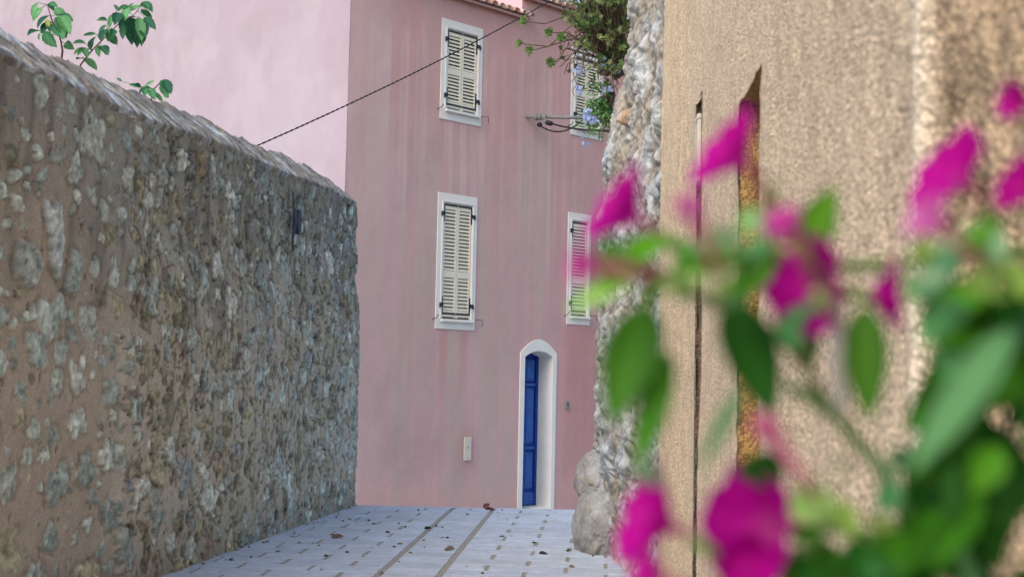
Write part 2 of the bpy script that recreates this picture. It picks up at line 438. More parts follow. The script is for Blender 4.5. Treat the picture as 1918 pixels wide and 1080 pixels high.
    tp.tube([a0+Vector((0, 0, .27))-wd*.03, a0+Vector((0, 0, .14)), a0+wn*.03, a0-Vector((0, 0, .17)), a0-Vector((0, 0, .30))+wd*.02], [.008, .014, .02, .014, .006], 6)
    pts = []
    for k in range(20):
        a = 2*math.pi*k/20; pts.append((math.cos(a)*.05, math.sin(a)*.12))
    cpl = a0+wd*.13+wn*.012
    front = [cpl+wd*x+Vector((0, 0, z))+wn*.012 for x, z in pts]; back = [cpl+wd*x+Vector((0, 0, z))-wn*.05 for x, z in pts]
    tp.add(front+back, [tuple(range(19, -1, -1)), tuple(range(20, 40))]+[(i, (i+1) % 20, 20+(i+1) % 20, 20+i) for i in range(20)])
    t_ = tp.build('anchor_plate', M['iron2'], root); t_['label'] = 'blue-grey iron tie plate and bar set in the stonework'
M['iron2'] = mat('weathered_iron', srgb(66, 74, 86), rough=.7, spec=.3, speck=[(30, .2)])
left_wall()

# ------------------------------------------------------------ beige pebbledash wall on the right
def beige_wall():
    root = empty('pebbledash_wall', (.7, 4, 0), 'tan pebbledash house wall with narrow recesses, close on the right behind the magenta flowers', 'wall')
    bx = lambda y: .39+.0735*y
    nrm = np.array([-1, .0735, 0]); nrm /= np.linalg.norm(nrm)
    Y = np.unique(np.round(np.concatenate([np.arange(-3, .8, .3), np.arange(.8, 3.0, .01), np.arange(3.0, 8.0, .02), [1.46, 3.02, 3.49, 4.90, 5.12, 8.0]]), 4))
    Z = np.unique(np.round(np.concatenate([np.arange(-.1, 1.0, .04), np.arange(1.0, 3.2, .012), np.arange(3.2, 6.2, .06), [2.34, 2.70, 6.2]]), 4))
    Yg, Zg = np.meshgrid(Y, Z, indexing='ij')
    H = (fbm(Yg*1.5, Zg*1.2, 0, 71, 3)-.5)*.03+(fbm(Yg*14, Zg*9, 0, 73, 4)-.5)*.010
    rough = 1-ss(1.44, 1.49, Yg)
    H += rough*((fbm(Yg*16, Zg*16, 0, 75, 4)-.5)*.05-.012)
    H += .008*np.exp(-((Yg-1.50)/.03)**2)
    far = ss(5.3, 5.8, Yg)
    H += far*(.010*np.sin(Yg*9+2*vn(Yg*2, Zg*.3, 0, 77))+.012*(vn(Yg*9, Zg*.4, 0, 78)-.5))
    edge = ss(7.9, 8.0, Yg); H -= edge*.02
    base = mix(srgb(206, 178, 144), srgb(196, 168, 138), fbm(Yg*2, Zg*1.5, 0, 81, 3))
    c = mix(base, srgb(206, 172, 124), far*.3)
    c = mix(c, srgb(172, 138, 98), rough*.75)
    c = mix(c, srgb(112, 86, 58), rough*ss(.52, .68, fbm(Yg*16, Zg*16, 0, 75, 4)*-1+1)*.7)
    c = mix(c, srgb(224, 206, 180), np.exp(-((Yg-1.49)/.025)**2)*.6)
    c = mix(c, srgb(160, 134, 108), ss(.56, .75, fbm(Yg*9, Zg*9, 0, 83, 3))*.3*(1-rough))
    Yj, Zj = Yg.copy(), Zg.copy()
    for (e0, e1, zt) in ((3.02, 3.49, 2.34), (4.90, 5.12, 2.70)):
        ch = .022*ss(.35, .8, vn(Zg*22, Yg*3, 0, 85))*(Zg <= zt+.001)
        Yj += np.where(np.abs(Yg-e0) < 1e-3, ch, 0)-np.where(np.abs(Yg-e1) < 1e-3, ch, 0)
        Zj -= np.where((np.abs(Zg-zt) < 1e-3) & (Yg > e0-.001) & (Yg < e1+.001), .02*vn(Yg*14, 0*Yg, 0, 87), 0)
    xyz = np.stack([bx(Yj), Yj, Zj], -1)+nrm*H[..., None]
    yc = (Y[:-1]+Y[1:])/2; zc = (Z[:-1]+Z[1:])/2
    YC, ZC = np.meshgrid(yc, zc, indexing='ij')
    slot = ((YC > 3.02) & (YC < 3.49) & (ZC < 2.34)) | ((YC > 4.90) & (YC < 5.12) & (ZC < 2.70))
    grid('wall_face', xyz, adj(c, 1.56, .74)*np.array([.99, 1.01, .96]), M['pebble'], root, keep=~slot, flip=True)
    inn = Vector((1, -.0735, 0)).normalized()
    def recess(name, y0, y1, ztop, dep, ccol, lab):
        m = MB(); p0, p1 = Vector((bx(y0), y0, 0)), Vector((bx(y1), y1, 0)); z0, z1 = Vector((0, 0, -.1)), Vector((0, 0, ztop))
        n_ = 30
        def quad(a, b, cc_, d, nu, nv, amp):
            vs = []; fs = []
            for i in range(nu+1):
                for j in range(nv+1):
                    u, v = i/nu, j/nv
                    p = (a*(1-u)+b*u)*(1-v)+(d*(1-u)+cc_*u)*v
                    inside = (0 < i < nu) and (0 < j < nv)
                    k = amp*(float(vn(p.z*18, (p.x+p.y)*18, 0, 5))-.5) if inside else 0
                    vs.append(p+Vector((k, -k, k*.3)))
            for i in range(nu):
                for j in range(nv): a_ = i*(nv+1)+j; fs.append((a_, a_+1, a_+nv+2, a_+nv+1))
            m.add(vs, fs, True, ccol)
        quad(p1+z0, p1+inn*dep+z0, p1+inn*dep+z1, p1+z1, 12, 90, .03)          # far jamb
        quad(p0+z0, p0+inn*dep+z0, p0+inn*dep+z1, p0+z1, 2, 8, 0)
        quad(p0+inn*dep+z0, p1+inn*dep+z0, p1+inn*dep+z1, p0+inn*dep+z1, 2, 8, 0)
        quad(p0+z1, p1+z1, p1+inn*dep+z1, p0+inn*dep+z1, 8, 8, .0)
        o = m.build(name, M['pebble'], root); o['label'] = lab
        return o
    recess('recess', 3.02, 3.49, 2.34, .22, srgb(188, 150, 98), 'wide recess with rusty orange rough side')
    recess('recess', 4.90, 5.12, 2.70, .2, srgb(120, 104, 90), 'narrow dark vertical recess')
    # end face and body
    m = MB()
    c_ = srgb(200, 172, 140)
    e0 = Vector((bx(8)+.002, 8.0, -.1)); e1 = e0+Vector((2.5, -.18, 0)); up = Vector((0, 0, 6.3))
    m.add([e0, e1, e1+up, e0+up], [(3, 2, 1, 0)], False, c_)
    m.build('end_face', M['pebble'], root)
    m = MB(); f0 = Vector((bx(-3), -3, 6.2)); f1 = Vector((bx(8), 8, 6.2))
    m.add([f0, f1, f1+Vector((2.5, 0, 0)), f0+Vector((2.5, 0, 0))], [(0, 1, 2, 3)], False, c_)
    m.build('wall_top', M['pebble'], root)
    # pale meter box in the narrow recess
    b = MB()
    q = Vector((bx(5.02)+.02, 5.02, 2.47)); ly = Vector((.0735, 1, 0)).normalized(); lx = Vector((1, -.0735, 0)).normalized()
    b.box(q, ly*.06, lx*.03, Vector((0, 0, .13))); b.box(q+Vector((0, 0, .14)), ly*.063, lx*.033, Vector((0, 0, .012)))
    o = b.build('junction_box', M['cream'], None, bevel=.006)
    tag(o, 'small pale box fixed inside the narrow recess of the tan pebbledash wall', 'junction box')
beige_wall()

# ------------------------------------------------------------ pale rubble wall
def rubble_wall():
    root = empty('rubble_wall', (.9, 9.7, 0), 'pale lumpy limestone rubble wall between the tan pebbledash corner and the pink house', 'wall')
    P0 = np.array([1.00, 7.8, 0]); P1 = np.array([.79, 11.35, 0]); D_ = P1-P0; Ln = np.linalg.norm(D_); D_ /= Ln
    N_ = np.array([-D_[1], D_[0], 0])
    S = np.arange(0, Ln+1.4, .0125); Z = np.arange(-.15, 6.0, .0125)
    def mortar(S_, Z_):
        n1 = fbm(S_*3, Z_*3, 0, 101, 4); n2 = fbm(S_*11, Z_*11, 0, 103, 3)
        c = mix(srgb(150, 144, 134), srgb(172, 164, 150), n2)
        c = mix(c, srgb(168, 156, 136), ss(.58, .7, n1)*.5)
        return c
    R = Relief(S, Z, mortar, 77)
    R.H += (fbm(R.S*2.2, R.Z*3.2, 0, 111, 4)-.5)*.15+(np.abs(fbm(R.S*6, R.Z*7, 0, 113, 4)-.5)*2)**.7*.055
    pal = [srgb(178, 184, 188), srgb(186, 190, 190), srgb(166, 174, 180), srgb(174, 168, 154), srgb(160, 156, 146), srgb(196, 198, 196)]
    def big(R_, cs, cz, r):
        k = R_.r.random(); c_ = pal[int(R_.r.integers(len(pal)))] if k > .04 else srgb(182, 158, 124)
        R_.stone(cs, cz, r*R_.r.uniform(.9, 1.5), r*R_.r.uniform(.8, 1.5), 0, c_, power=R_.r.uniform(2.5, 5), flat=.7, edge=.45, dark=.8, rough=.8, smear=.42, tone=.3, addh=R_.r.uniform(.01, .035))
    R.scatter(120, -.1, Ln+1.3, -.1, 6, .12, .26, .95, 1.3, big)
    R.scatter(90, -.1, Ln+1.3, -.1, 6, .05, .11, 1.05, 1.1, big)
    R.stone(Ln-1.3, 3.68, .05, .075, .10, srgb(196, 150, 84), rough=.2, dark=1, flat=.3)      # the ochre stone
    R.H += (fbm(R.S*12, R.Z*10, 0, 117, 4)-.5)*.045
    # smoother grey dirt on the far shoulder
    sh = ss(Ln-.75, Ln-.35, R.S+(fbm(R.S*3, R.Z*3, 0, 119, 3)-.5)*.6)*ss(1.2, 2.4, R.Z)*(1-ss(4.1, 4.5, R.Z))
    R.H *= (1-.6*sh); R.C = mix(R.C, srgb(146, 140, 130)*np.ones(3), sh*.7)
    # crevices tinted darker tan; bluish-white highlights painted on the raised lumps
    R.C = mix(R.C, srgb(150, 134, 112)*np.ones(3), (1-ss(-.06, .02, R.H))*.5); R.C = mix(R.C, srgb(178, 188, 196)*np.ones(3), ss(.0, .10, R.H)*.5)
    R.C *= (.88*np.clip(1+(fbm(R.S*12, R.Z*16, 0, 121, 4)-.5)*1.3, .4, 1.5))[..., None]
    s = R.S; r0 = .25
    over = np.clip(s-(Ln-r0), 0, None); ang = np.clip(over/r0, 0, math.pi/2); past = np.clip(over-r0*math.pi/2, 0, None)
    along = np.minimum(s, Ln-r0)+r0*np.sin(ang)+R.H*np.sin(ang)
    out = -r0*(1-np.cos(ang))-past+R.H*np.cos(ang)-.08+.09*ss(1.2, 3.0, s)*(1-ss(3.2, 4.4, R.Z))
    out = out-.075*ss(2.5, 5, R.Z)-.55*ss(Ln-1.0, Ln-.55, s)*ss(4.0, 4.7, R.Z)-.04*(1-ss(.1, 1.3, R.Z))
    xyz = P0+D_*along[..., None]+N_*out[..., None]; xyz[..., 2] = R.Z
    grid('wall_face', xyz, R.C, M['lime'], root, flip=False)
    # boulders at the foot
    def boulder(name, c, rad, seed, label):
        bm = bmesh.new(); bmesh.ops.create_icosphere(bm, subdivisions=6, radius=1)
        co = np.array([v.co[:] for v in bm.verts])
        n_ = fbm(co[:, 0]*1.6+seed, co[:, 1]*1.6, co[:, 2]*1.6, seed, 4)-.5; n2 = fbm(co[:, 0]*6+seed, co[:, 1]*6, co[:, 2]*6, seed+2, 4)-.5
        # facets
        pl = np.random.default_rng(seed).normal(size=(14, 3)); pl /= np.linalg.norm(pl, axis=1)[:, None]
        dd = (co@pl.T).max(1)
        k = np.minimum(1.0, .93/np.maximum(dd, .5))
        rr = k*(1+n_*.35+n2*.14)
        for v, q in zip(bm.verts, rr): v.co = Vector((v.co.x*q*rad[0], v.co.y*q*rad[1], v.co.z*q*rad[2]))
        me = bpy.data.meshes.new(name); bm.to_mesh(me); bm.free()
        for p in me.polygons: p.use_smooth = True
        ca = me.color_attributes.new('Col', 'FLOAT_COLOR', 'POINT')
        col = mix(srgb(168, 170, 170), srgb(140, 138, 134), ss(.3, .7, n_+.5)); col = mix(col, srgb(176, 160, 136), ss(.62, .75, n2+.5)*.6)
        arr = np.ones((len(me.vertices), 4), 'f'); arr[:, :3] = col; ca.data.foreach_set('color', arr.ravel())
        me.materials.append(M['lime'])
        o = bpy.data.objects.new(name, me); COL.objects.link(o); o.location = c; o.rotation_euler = (.1, .08, .3)
        tag(o, label, 'boulder')
    boulder('boulder', (.79, 10.85, .22), (.20, .36, .34), 5, 'lower pale boulder sitting on the paving at the foot of the limestone rubble wall')
    boulder('boulder', (.81, 11.0, .62), (.18, .33, .27), 9, 'upper rounded boulder resting on a lower one against the limestone rubble wall')
rubble_wall()

# ------------------------------------------------------------ pink house
HA = math.radians(45.5)
HE = Vector((math.sin(HA), math.cos(HA), 0)); HN = Vector((math.cos(HA), -math.sin(HA), 0)); HD = Vector((.39, 19.5, 0)); UZ = Vector((0, 0, 1))
def FP(t, z, d=0): return HD+HE*t+HN*d+UZ*z
T0, T1, TS = -3.82, 4.5, -.45        # corner, far end, roof step
ZL, ZU = 7.16, 7.50
WIN = [ # surround t0,t1,z0,z1 ; shutter t0,t1,z0,z1 ; mid rail lo,hi ; slats upper, lower
    dict(f=(-2.13, -1.297, 5.285, 6.80), s=(-2.015, -1.400, 5.44, 6.665), mid=(5.985, 6.08), n=(9, 8), label='upper left shuttered window'),
    dict(f=(-2.12, -1.335, 2.17, 4.185), s=(-2.005, -1.430, 2.315, 4.045), mid=(2.935, 3.035), n=(17, 9), label='tall shuttered window above the lane wall'),
    dict(f=(.72, 1.50, 5.48, 6.94), s=(.83, 1.40, 5.62, 6.80), mid=(6.15, 6.25), n=(9, 8), label='upper right shuttered window half hidden by the plants'),
    dict(f=(.705, 1.265, 2.355, 4.19), s=(.80, 1.19, 2.49, 4.06), mid=(3.03, 3.12), n=(16, 7), single=True, label='tall shuttered window right of the door'),
]
DO = dict(o=(-.30, .46, -1.3, 1.90))
def house():
    root = empty('pink_house', tuple(FP(0, -.7)), 'old pink stucco house with ivory shutters, scalloped tiled eaves and an arched blue door', 'house')
    holes = [(w_['s'][0]+.01, w_['s'][1]-.01, w_['s'][2]+.01, w_['s'][3]-.01) for w_ in WIN]+[DO['o']]
    tt = np.arange(T0, T1, .025); zz = np.arange(-1.3, ZU, .03)
    for h in holes: tt = np.append(tt, [h[0], h[1]]); zz = np.append(zz, [h[2], h[3]])
    tt = np.unique(np.round(np.append(tt, [T1, TS]), 3)); zz = np.unique(np.round(np.append(zz, [ZL, ZU]), 3))
    T, Z = np.meshgrid(tt, zz, indexing='ij')
    # --- limewash colour: vertical drip streaks, worn patches
    s1 = fbm(T*7.5, Z*.16+3, 0, 201, 3); s2 = fbm(T*16, Z*.35, 0, 203, 2); s3 = fbm(T*3, Z*.25, 0, 205, 3); b1 = fbm(T*1.2, Z*.9, 0, 207, 4)
    c = mix(srgb(186, 152, 160), srgb(178, 158, 158), ss(.42, .62, s3))
    c = mix(c, srgb(196, 140, 146), ss(.46, .70, s1)*.45)
    c = mix(c, srgb(186, 168, 174), ss(.48, .72, s2)*.28)
    c = mix(c, srgb(172, 150, 152), ss(.5, .7, b1)*.25)
    top = ss(4.2, 6.0, Z+(b1-.5)*1.5)
    c = mix(c, srgb(200, 140, 142), top*.50)
    drip = (ss(.45, .72, vn(T*8+.3*vn(T*0, Z*1.2, 0, 3), Z*0, 0, 211))*.8+ss(.55, .75, vn(T*17, Z*.05, 0, 212))*.5)*ss(4.0, 5.8, Z+vn(T*8, Z*0, 0, 213)*1.6)*(1-ss(6.55, 6.95, Z+vn(T*8, Z*0, 0, 215)*.45))
    c = mix(c, srgb(206, 190, 196), np.clip(drip, 0, 1)*.5*ss(-4.6, -3.4, -np.abs(T+2.0)-1.0))
    # redder bare render under and beside the right-hand windows, around the plate
    red = ss(.55, .80, T)*(1-ss(2.2, 2.5, Z))
    c = mix(c, srgb(170, 108, 114), red*(.55+.35*s1))
    c = mix(c, srgb(192, 136, 142), ss(.0, .6, T)*.25)
    for (a, b_, z0, z1, k) in ((-2.02, -1.86, .6, 2.17, .6), (-1.62, -1.46, .8, 2.17, .5), (-1.85, -1.66, .7, 2.17, -.5), (.72, .82, -.4, 2.35, .45), (1.0, 1.12, -.4, 2.35, .35)):
        m_ = ss(a-.04, a+.04, T)*(1-ss(b_-.04, b_+.04, T))*ss(z0, z1, Z)*(Z < z1+.01)
        c = mix(c, srgb(186, 122, 126) if k > 0 else srgb(190, 166, 166), m_*abs(k))
    m_ = np.exp(-((T+1.42)/.16)**2-((Z-.42)/.38)**2); c = mix(c, srgb(164, 110, 116), m_*.55)
    m_ = np.exp(-((T+2.4)/1.1)**4)*np.exp(-((Z-.25)/.45)**2)*fbm(T*2, Z*3, 0, 221, 3); c = mix(c, srgb(150, 120, 124), m_*.6)
    c = mix(c, srgb(196, 172, 176), (1-ss(-3.4, -2.7, T+(b1-.5)))*.5)
    c = mix(c, srgb(200, 156, 150), (1-ss(-.4, .05, Z+(s3-.5)*.6))*.5)
    c *= (.95+.1*fbm(T*25, Z*12, 0, 223, 3))[..., None]
    c = mix(c, srgb(188, 150, 152), .28+0*T)
    H = (fbm(T*1.3, Z*1.0, 0, 225, 3)-.5)*.03
    for h in holes+[(0, 0, 0, 0)]:
        cx, cz = (h[0]+h[1])/2, (h[2]+h[3])/2
        H *= ss(0, .25, np.maximum(np.abs(T-cx)-(h[1]-h[0])/2-.12, np.abs(Z-cz)-(h[3]-h[2])/2-.12))
    lean = np.array(HE)*0
    xyz = np.array(HD)+np.array(HE)*T[..., None]+np.array(HN)*H[..., None]; xyz[..., 2] = Z
    TC, ZC = np.meshgrid((tt[:-1]+tt[1:])/2, (zz[:-1]+zz[1:])/2, indexing='ij')
    keep = ~((TC < TS) & (ZC > ZL))
    for h in holes: keep &= ~((TC > h[0]) & (TC < h[1]) & (ZC > h[2]) & (ZC < h[3]))
    grid('wall', xyz, adj(c, 1.14, .80)*np.array([1.05, .985, .865]), M['stucco'], root, keep=keep)
    # --- pale side wall
    a = np.arange(0, 14.01, .05); zz = np.linspace(0, 1, 160)
    A, Zn = np.meshgrid(a, zz, indexing='ij'); topz = ZL+.25*A; Zs = -1.3+(topz+1.3)*Zn
    n1 = fbm(A*.9, Zs*.7, 0, 231, 5); n2 = fbm(A*2.2, Zs*1.8, 0, 233, 4)
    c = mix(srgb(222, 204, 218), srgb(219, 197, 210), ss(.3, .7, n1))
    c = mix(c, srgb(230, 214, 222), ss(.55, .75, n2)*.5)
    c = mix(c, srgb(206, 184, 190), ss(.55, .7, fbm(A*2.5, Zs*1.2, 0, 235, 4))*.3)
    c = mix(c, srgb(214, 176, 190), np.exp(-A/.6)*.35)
    H = (fbm(A*.8, Zs*.8, 0, 237, 4)-.5)*.05*ss(0, .3, A)
    P_ = np.array(FP(T0, 0)); dn = -np.array(HN)
    xyz = P_+dn*A[..., None]-np.array(HE)*H[..., None]; xyz[..., 2] = Zs
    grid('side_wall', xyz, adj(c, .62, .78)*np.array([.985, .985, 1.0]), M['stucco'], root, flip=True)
    # side wall of the taller half above the lower roof, plus back walls
    m = MB(); pk = srgb(214, 180, 188)
    m.add([FP(TS, 6.6), FP(TS, ZU), FP(TS, 11, -12), FP(TS, 6.6, -12)], [(3, 2, 1, 0)], False, pk)
    m.build('step_wall', M['stucco'], root)
    m = MB()
    m.add([FP(T1, -1.3), FP(T1, ZU), FP(T1, 11, -12), FP(T1, -1.3, -12), FP(T0, -1.3, -14), FP(T0, 10.6, -14), FP(T1, 10.6, -14), FP(T1, -1.3, -14)], [(0, 3, 2, 1), (4, 5, 6, 7), (2, 3, 7, 6)], False, srgb(205, 160, 165))
    m.build('back_wall', M['stucco'], root)
    # --- roofs
    def roof(t0, t1, z, slope, length, seed):
        m = MB(); r_ = random.Random(seed); step = .165; nseg = 10
        t = t0
        while t < t1-.01:
            tcol = [srgb(196, 150, 134), srgb(206, 170, 152), srgb(182, 132, 116), srgb(214, 190, 172), srgb(190, 160, 146)]
            for kind in (0, 1):   # cover tile, channel tile
                cc = tcol[r_.randrange(5)]; cx = t+(step*.5 if kind == 0 else 0); R_ = step*.40
                zc = z+(.055 if kind == 0 else .05); jit = r_.uniform(-.012, .012)
                vs = []; L0, L1 = .16+jit, -length
                for (d, rs) in ((L0, 1.0), (L1, .95)):
                    for side in (1.0, .80):
                        for k in range(nseg+1):
                            a_ = math.pi*k/nseg; q = R_*rs*side
                            dz = math.sin(a_)*q*.95
                            vs.append(FP(cx+math.cos(a_)*q, zc+(dz if kind == 0 else -dz+.05)-slope*d, d))
                n1_ = nseg+1; fs = []
                for k in range(nseg):
                    o0, i0, o1, i1 = k, n1_+k, 2*n1_+k, 3*n1_+k
                    fs += [(o0, o0+1, o1+1, o1), (i0, i1, i1+1, i0+1), (o0, i0, i0+1, o0+1)]
                m.add(vs, fs, True, cc)
            t += step
        o = m.build('roof', M['tile'], root)
        # deck and mortar bed
        b = MB(); dk = srgb(196, 158, 150)
        p = [FP(t0, z-.02-slope*.10, .10), FP(t1, z-.02-slope*.10, .10), FP(t1, z-.02+slope*length, -length), FP(t0, z-.02+slope*length, -length)]
        b.add(p+[q+UZ*.04 for q in p], [(3, 2, 1, 0), (4, 5, 6, 7), (0, 1, 5, 4), (1, 2, 6, 5), (2, 3, 7, 6), (3, 0, 4, 7)], False, dk)
        b.build('mortar_bed', M['stucco'], o)
    roof(T0-.1, TS+.03, ZL+.02, .30, 12, 3)
    roof(TS-.02, T1, ZU+.02, .30, 12, 5)
    # --- windows
    def rect_ring(m, o, i, d0, d1):
        (a0, a1, b0, b1), (c0, c1, e0, e1) = o, i
        O = [(a0, b0), (a1, b0), (a1, b1), (a0, b1)]; I = [(c0, e0), (c1, e0), (c1, e1), (c0, e1)]
        vs = [FP(t, z, d1) for t, z in O]+[FP(t, z, d1) for t, z in I]+[FP(t, z, d0) for t, z in O]+[FP(t, z, d0) for t, z in I]
        fs = []
        for k in range(4):
            j = (k+1) % 4
            fs += [(k, j, 4+j, 4+k), (8+k, 8+j, j, k), (4+k, 4+j, 12+j, 12+k)]
        m.add(vs, fs)
    def fbox(m, t0, t1, z0, z1, d0, d1):
        m.box(FP((t0+t1)/2, (z0+z1)/2, (d0+d1)/2), HE*(t1-t0)/2, HN*(d1-d0)/2, UZ*(z1-z0)/2)
    for wi in WIN:
        f, s, mid, n = wi['f'], wi['s'], wi['mid'], wi['n']
        sur = MB(); rect_ring(sur, f, s, -.10, .014)
        rect_ring(sur, (s[0]-.035, s[1]+.035, s[2]-.0, s[3]+.03), (s[0]-.012, s[1]+.012, s[2]+.0, s[3]+.012), .012, .022)
        win = sur.build('window', M['white'], root); win['label'] = wi['label']
        v = MB(); fbox(v, s[0]+.001, s[1]-.001, s[2]+.001, s[3]-.001, -.099, -.06); v.build('shade_backing', M['dark'], win)  # dark panel behind the louvres, coloured to stand for the shade inside
        sill = MB(); fbox(sill, s[0]-.03, s[1]+.05, s[2]-.04, s[2]+.0, .016, .065); sill.build('sill', M['white'], win, bevel=.006)
        cm = (s[0]+s[1])/2; gap = .006
        single = wi.get('single')
        for (a, b_) in (((s[0]+.006, s[1]-.006),) if single else ((s[0]+.006, cm-gap/2), (cm+gap/2, s[1]-.006))):
            sh = MB(); st = .032; d0, d1 = -.035, .0
            zb, zt = s[2]+.02, s[3]-.008
            fbox(sh, a, a+st, zb, zt, d0, d1); fbox(sh, b_-st, b_, zb, zt, d0, d1)
            fbox(sh, a+st, b_-st, zt-.085, zt, d0, d1); fbox(sh, a+st, b_-st, zb, zb+.11, d0, d1)
            fbox(sh, a+st, b_-st, mid[0], mid[1], d0, d1)
            for (z0, z1, k) in ((mid[1], zt-.085, n[0]), (zb+.11, mid[0], n[1])):
                p = (z1-z0)/k
                for q in range(k):
                    zc = z0+p*(q+.5)
                    # sloping louvre, lower edge outward
                    ax = (HN*.014-UZ*p*.36); th = Vector(ax.cross(HE)).normalized()*.004
                    sh.box(FP((a+b_)/2, zc, -.017), HE*((b_-a)/2-st), ax, th)
            sh.build('shutter', M['shutter'], win)
        w_ = .014
        cs_ = s[1]-.03 if single else cm-.008
        for (a, b_, sgn) in (((s[0]+.002, cs_, -1),) if single else ((s[0]+.002, cs_, -1), (s[1]-.002, cm+.008, 1))):
            lo, hi = min(a, b_), max(a, b_)
            for (zh, vz) in ((s[3]-.03, -1), (s[2]+.085, 1)):
                ir = MB(); fbox(ir, lo, hi, zh-w_, zh+w_, .001, .007)
                x0 = a if sgn < 0 else a-.022; ze = zh+vz*.25
                fbox(ir, x0, x0+.022, min(zh, ze), max(zh, ze), .001, .009)
                zp = zh+vz*.13; x1, x2 = (a-.042, a+.015) if sgn < 0 else (a-.015, a+.042)
                fbox(ir, x1, x2, zp-.026, zp+.026, .009, .03)
                fbox(ir, a+sgn*.04-.012, a+sgn*.04+.012, zp-.045, zp+.02, .015, .035)
                ir.build('hinge_strap', M['iron'], win)
            ir = MB(); fbox(ir, lo+.03, hi-.03, s[2]+.022, s[2]+.034, .001, .012); ir.build('shutter_stop', M['iron'], win)
        zh = f[2]+.16
        hk = MB(); hk.tube([FP(f[1]+.0, zh, .0), FP(f[1]+.035, zh, .05), FP(f[1]+.11, zh, .06), FP(f[1]+.115, zh-.09, .06)], .005, 5); hk.build('shutter_hook', M['iron'], win)
        hk = MB(); hk.tube([FP(f[0]-.05, zh-.03, .0), FP(f[0]-.01, zh, .05), FP(f[0]+.03, zh+.05, .05)], .006, 5); hk.build('shutter_hook', M['iron'], win)
    # --- doorway
    def arch(a0, a1, spring, apex, nseg=16, flat=False):
        c = (a0+a1)/2; hw = (a1-a0)/2; rise = apex-spring
        pts = []
        for k in range(nseg+1):
            th = math.pi*k/nseg
            x = -math.cos(th); y = 1-abs(x)**(2.0 if not flat else 1.8)
            pts.append((c+hw*x, spring+rise*y))
        return pts
    o_arch = [(-.34, -1.3)]+arch(-.34, .487, 1.86, 2.085, 16, True)+[(.478, -1.3)]
    i_arch = [(-.245, -1.3)]+arch(-.238, .40, 1.80, 1.90, 16)+[(.395, -1.3)]
    m = MB(); nA = len(o_arch); DEP = .34
    vs = [FP(t, z, .016) for t, z in o_arch]+[FP(t, z, .016) for t, z in i_arch]+[FP(t, z, -.01) for t, z in o_arch]+[FP(t, z, -DEP) for t, z in i_arch]
    fs = []
    for k in range(nA-1):
        fs += [(k+1, k, nA+k, nA+k+1), (k, k+1, 2*nA+k+1, 2*nA+k), (nA+k+1, nA+k, 3*nA+k, 3*nA+k+1)]
    m.add(vs, fs); dw = m.build('door_surround', M['white'], root)
    st = MB(); fbox(st, -.24, .398, -.75, -.575, -DEP-.05, .0)
    st.build('threshold', M['white'], dw, bevel=.01)
    d = MB(); dd = -DEP
    a0, a1 = -.238, .40
    def prism(m, ring, d0, d1):
        n_ = len(ring); vs = [FP(t, z, d1) for t, z in ring]+[FP(t, z, d0) for t, z in ring]
        m.add(vs, [tuple(range(n_)), tuple(range(2*n_-1, n_-1, -1))]+[(k, n_+k, n_+(k+1) % n_, (k+1) % n_) for k in range(n_)])
    ring = [(a0, -.57)]+arch(a0, a1, 1.80, 1.90, 16)+[(a1, -.57)]
    prism(d, ring[::-1], dd-.05, dd+.0)
    door = d.build('door', M['blue'], root)
    fr = MB()
    fbox(fr, a1-.055, a1-.001, -.57, 1.84, dd, dd+.035); fbox(fr, a0+.001, a0+.04, -.57, 1.84, dd, dd+.035)
    fr.build('door_frame', M['blue'], door)
    pm = MB()
    cx = (a0+a1)/2
    for (p0, p1) in ((a0+.06, cx-.03), (cx+.03, a1-.075)):
        for (z0, z1) in ((-.30, .28), (.42, 1.30), (1.42, 1.80)):
            if z1 > 1.75 and p0 > cx: z1 = 1.76
            for (ins, h) in ((0, .014), (.03, .028)):
                pm.box(FP((p0+p1)/2, (z0+z1)/2, dd+h/2+.001*ins), HE*((p1-p0)/2-ins), HN*h/2, UZ*((z1-z0)/2-ins))
        for zc in (.35, 1.36): 
            fbox(pm, p0-.005, p1+.005, zc-.022, zc+.022, dd+.001, dd+.04)
        fbox(pm, p0-.01, p1+.01, -.56, -.36, dd+.001, dd+.03)
        for k in range(3): fbox(pm, p0-.015, p1+.015, -.53+.05*k, -.50+.05*k, dd+.0302, dd+.042)
    pm.build('door_panel', M['blue2'], door, bevel=.006)
    # --- fittings on the wall
    b = MB(); fbox(b, -1.495, -1.348, .225, .572, .002, .022)
    pl = b.build('utility_panel', M['cream'], root, bevel=.006); pl['label'] = 'narrow cream cover plate low on the pink wall'
    for zq, rq in ((.42, .012), (.26, .008)):
        b = MB(); b.tube([FP(-1.42, zq, .02), FP(-1.42, zq, .028)], rq, 10); b.build('screw', M['grey'], pl)
    b = MB(); fbox(b, .715, .785, .975, 1.105, .002, .03)
    bl = b.build('doorbell', M['grey'], root, bevel=.006)
    b = MB(); fbox(b, .735, .765, 1.03, 1.06, .0302, .036); b.build('bell_button', M['iron'], bl)
M['blue2'] = mat('blue_moulding_paint', srgb(44, 92, 166), rough=.5, spec=.35, speck=[(12, .2)])
house()

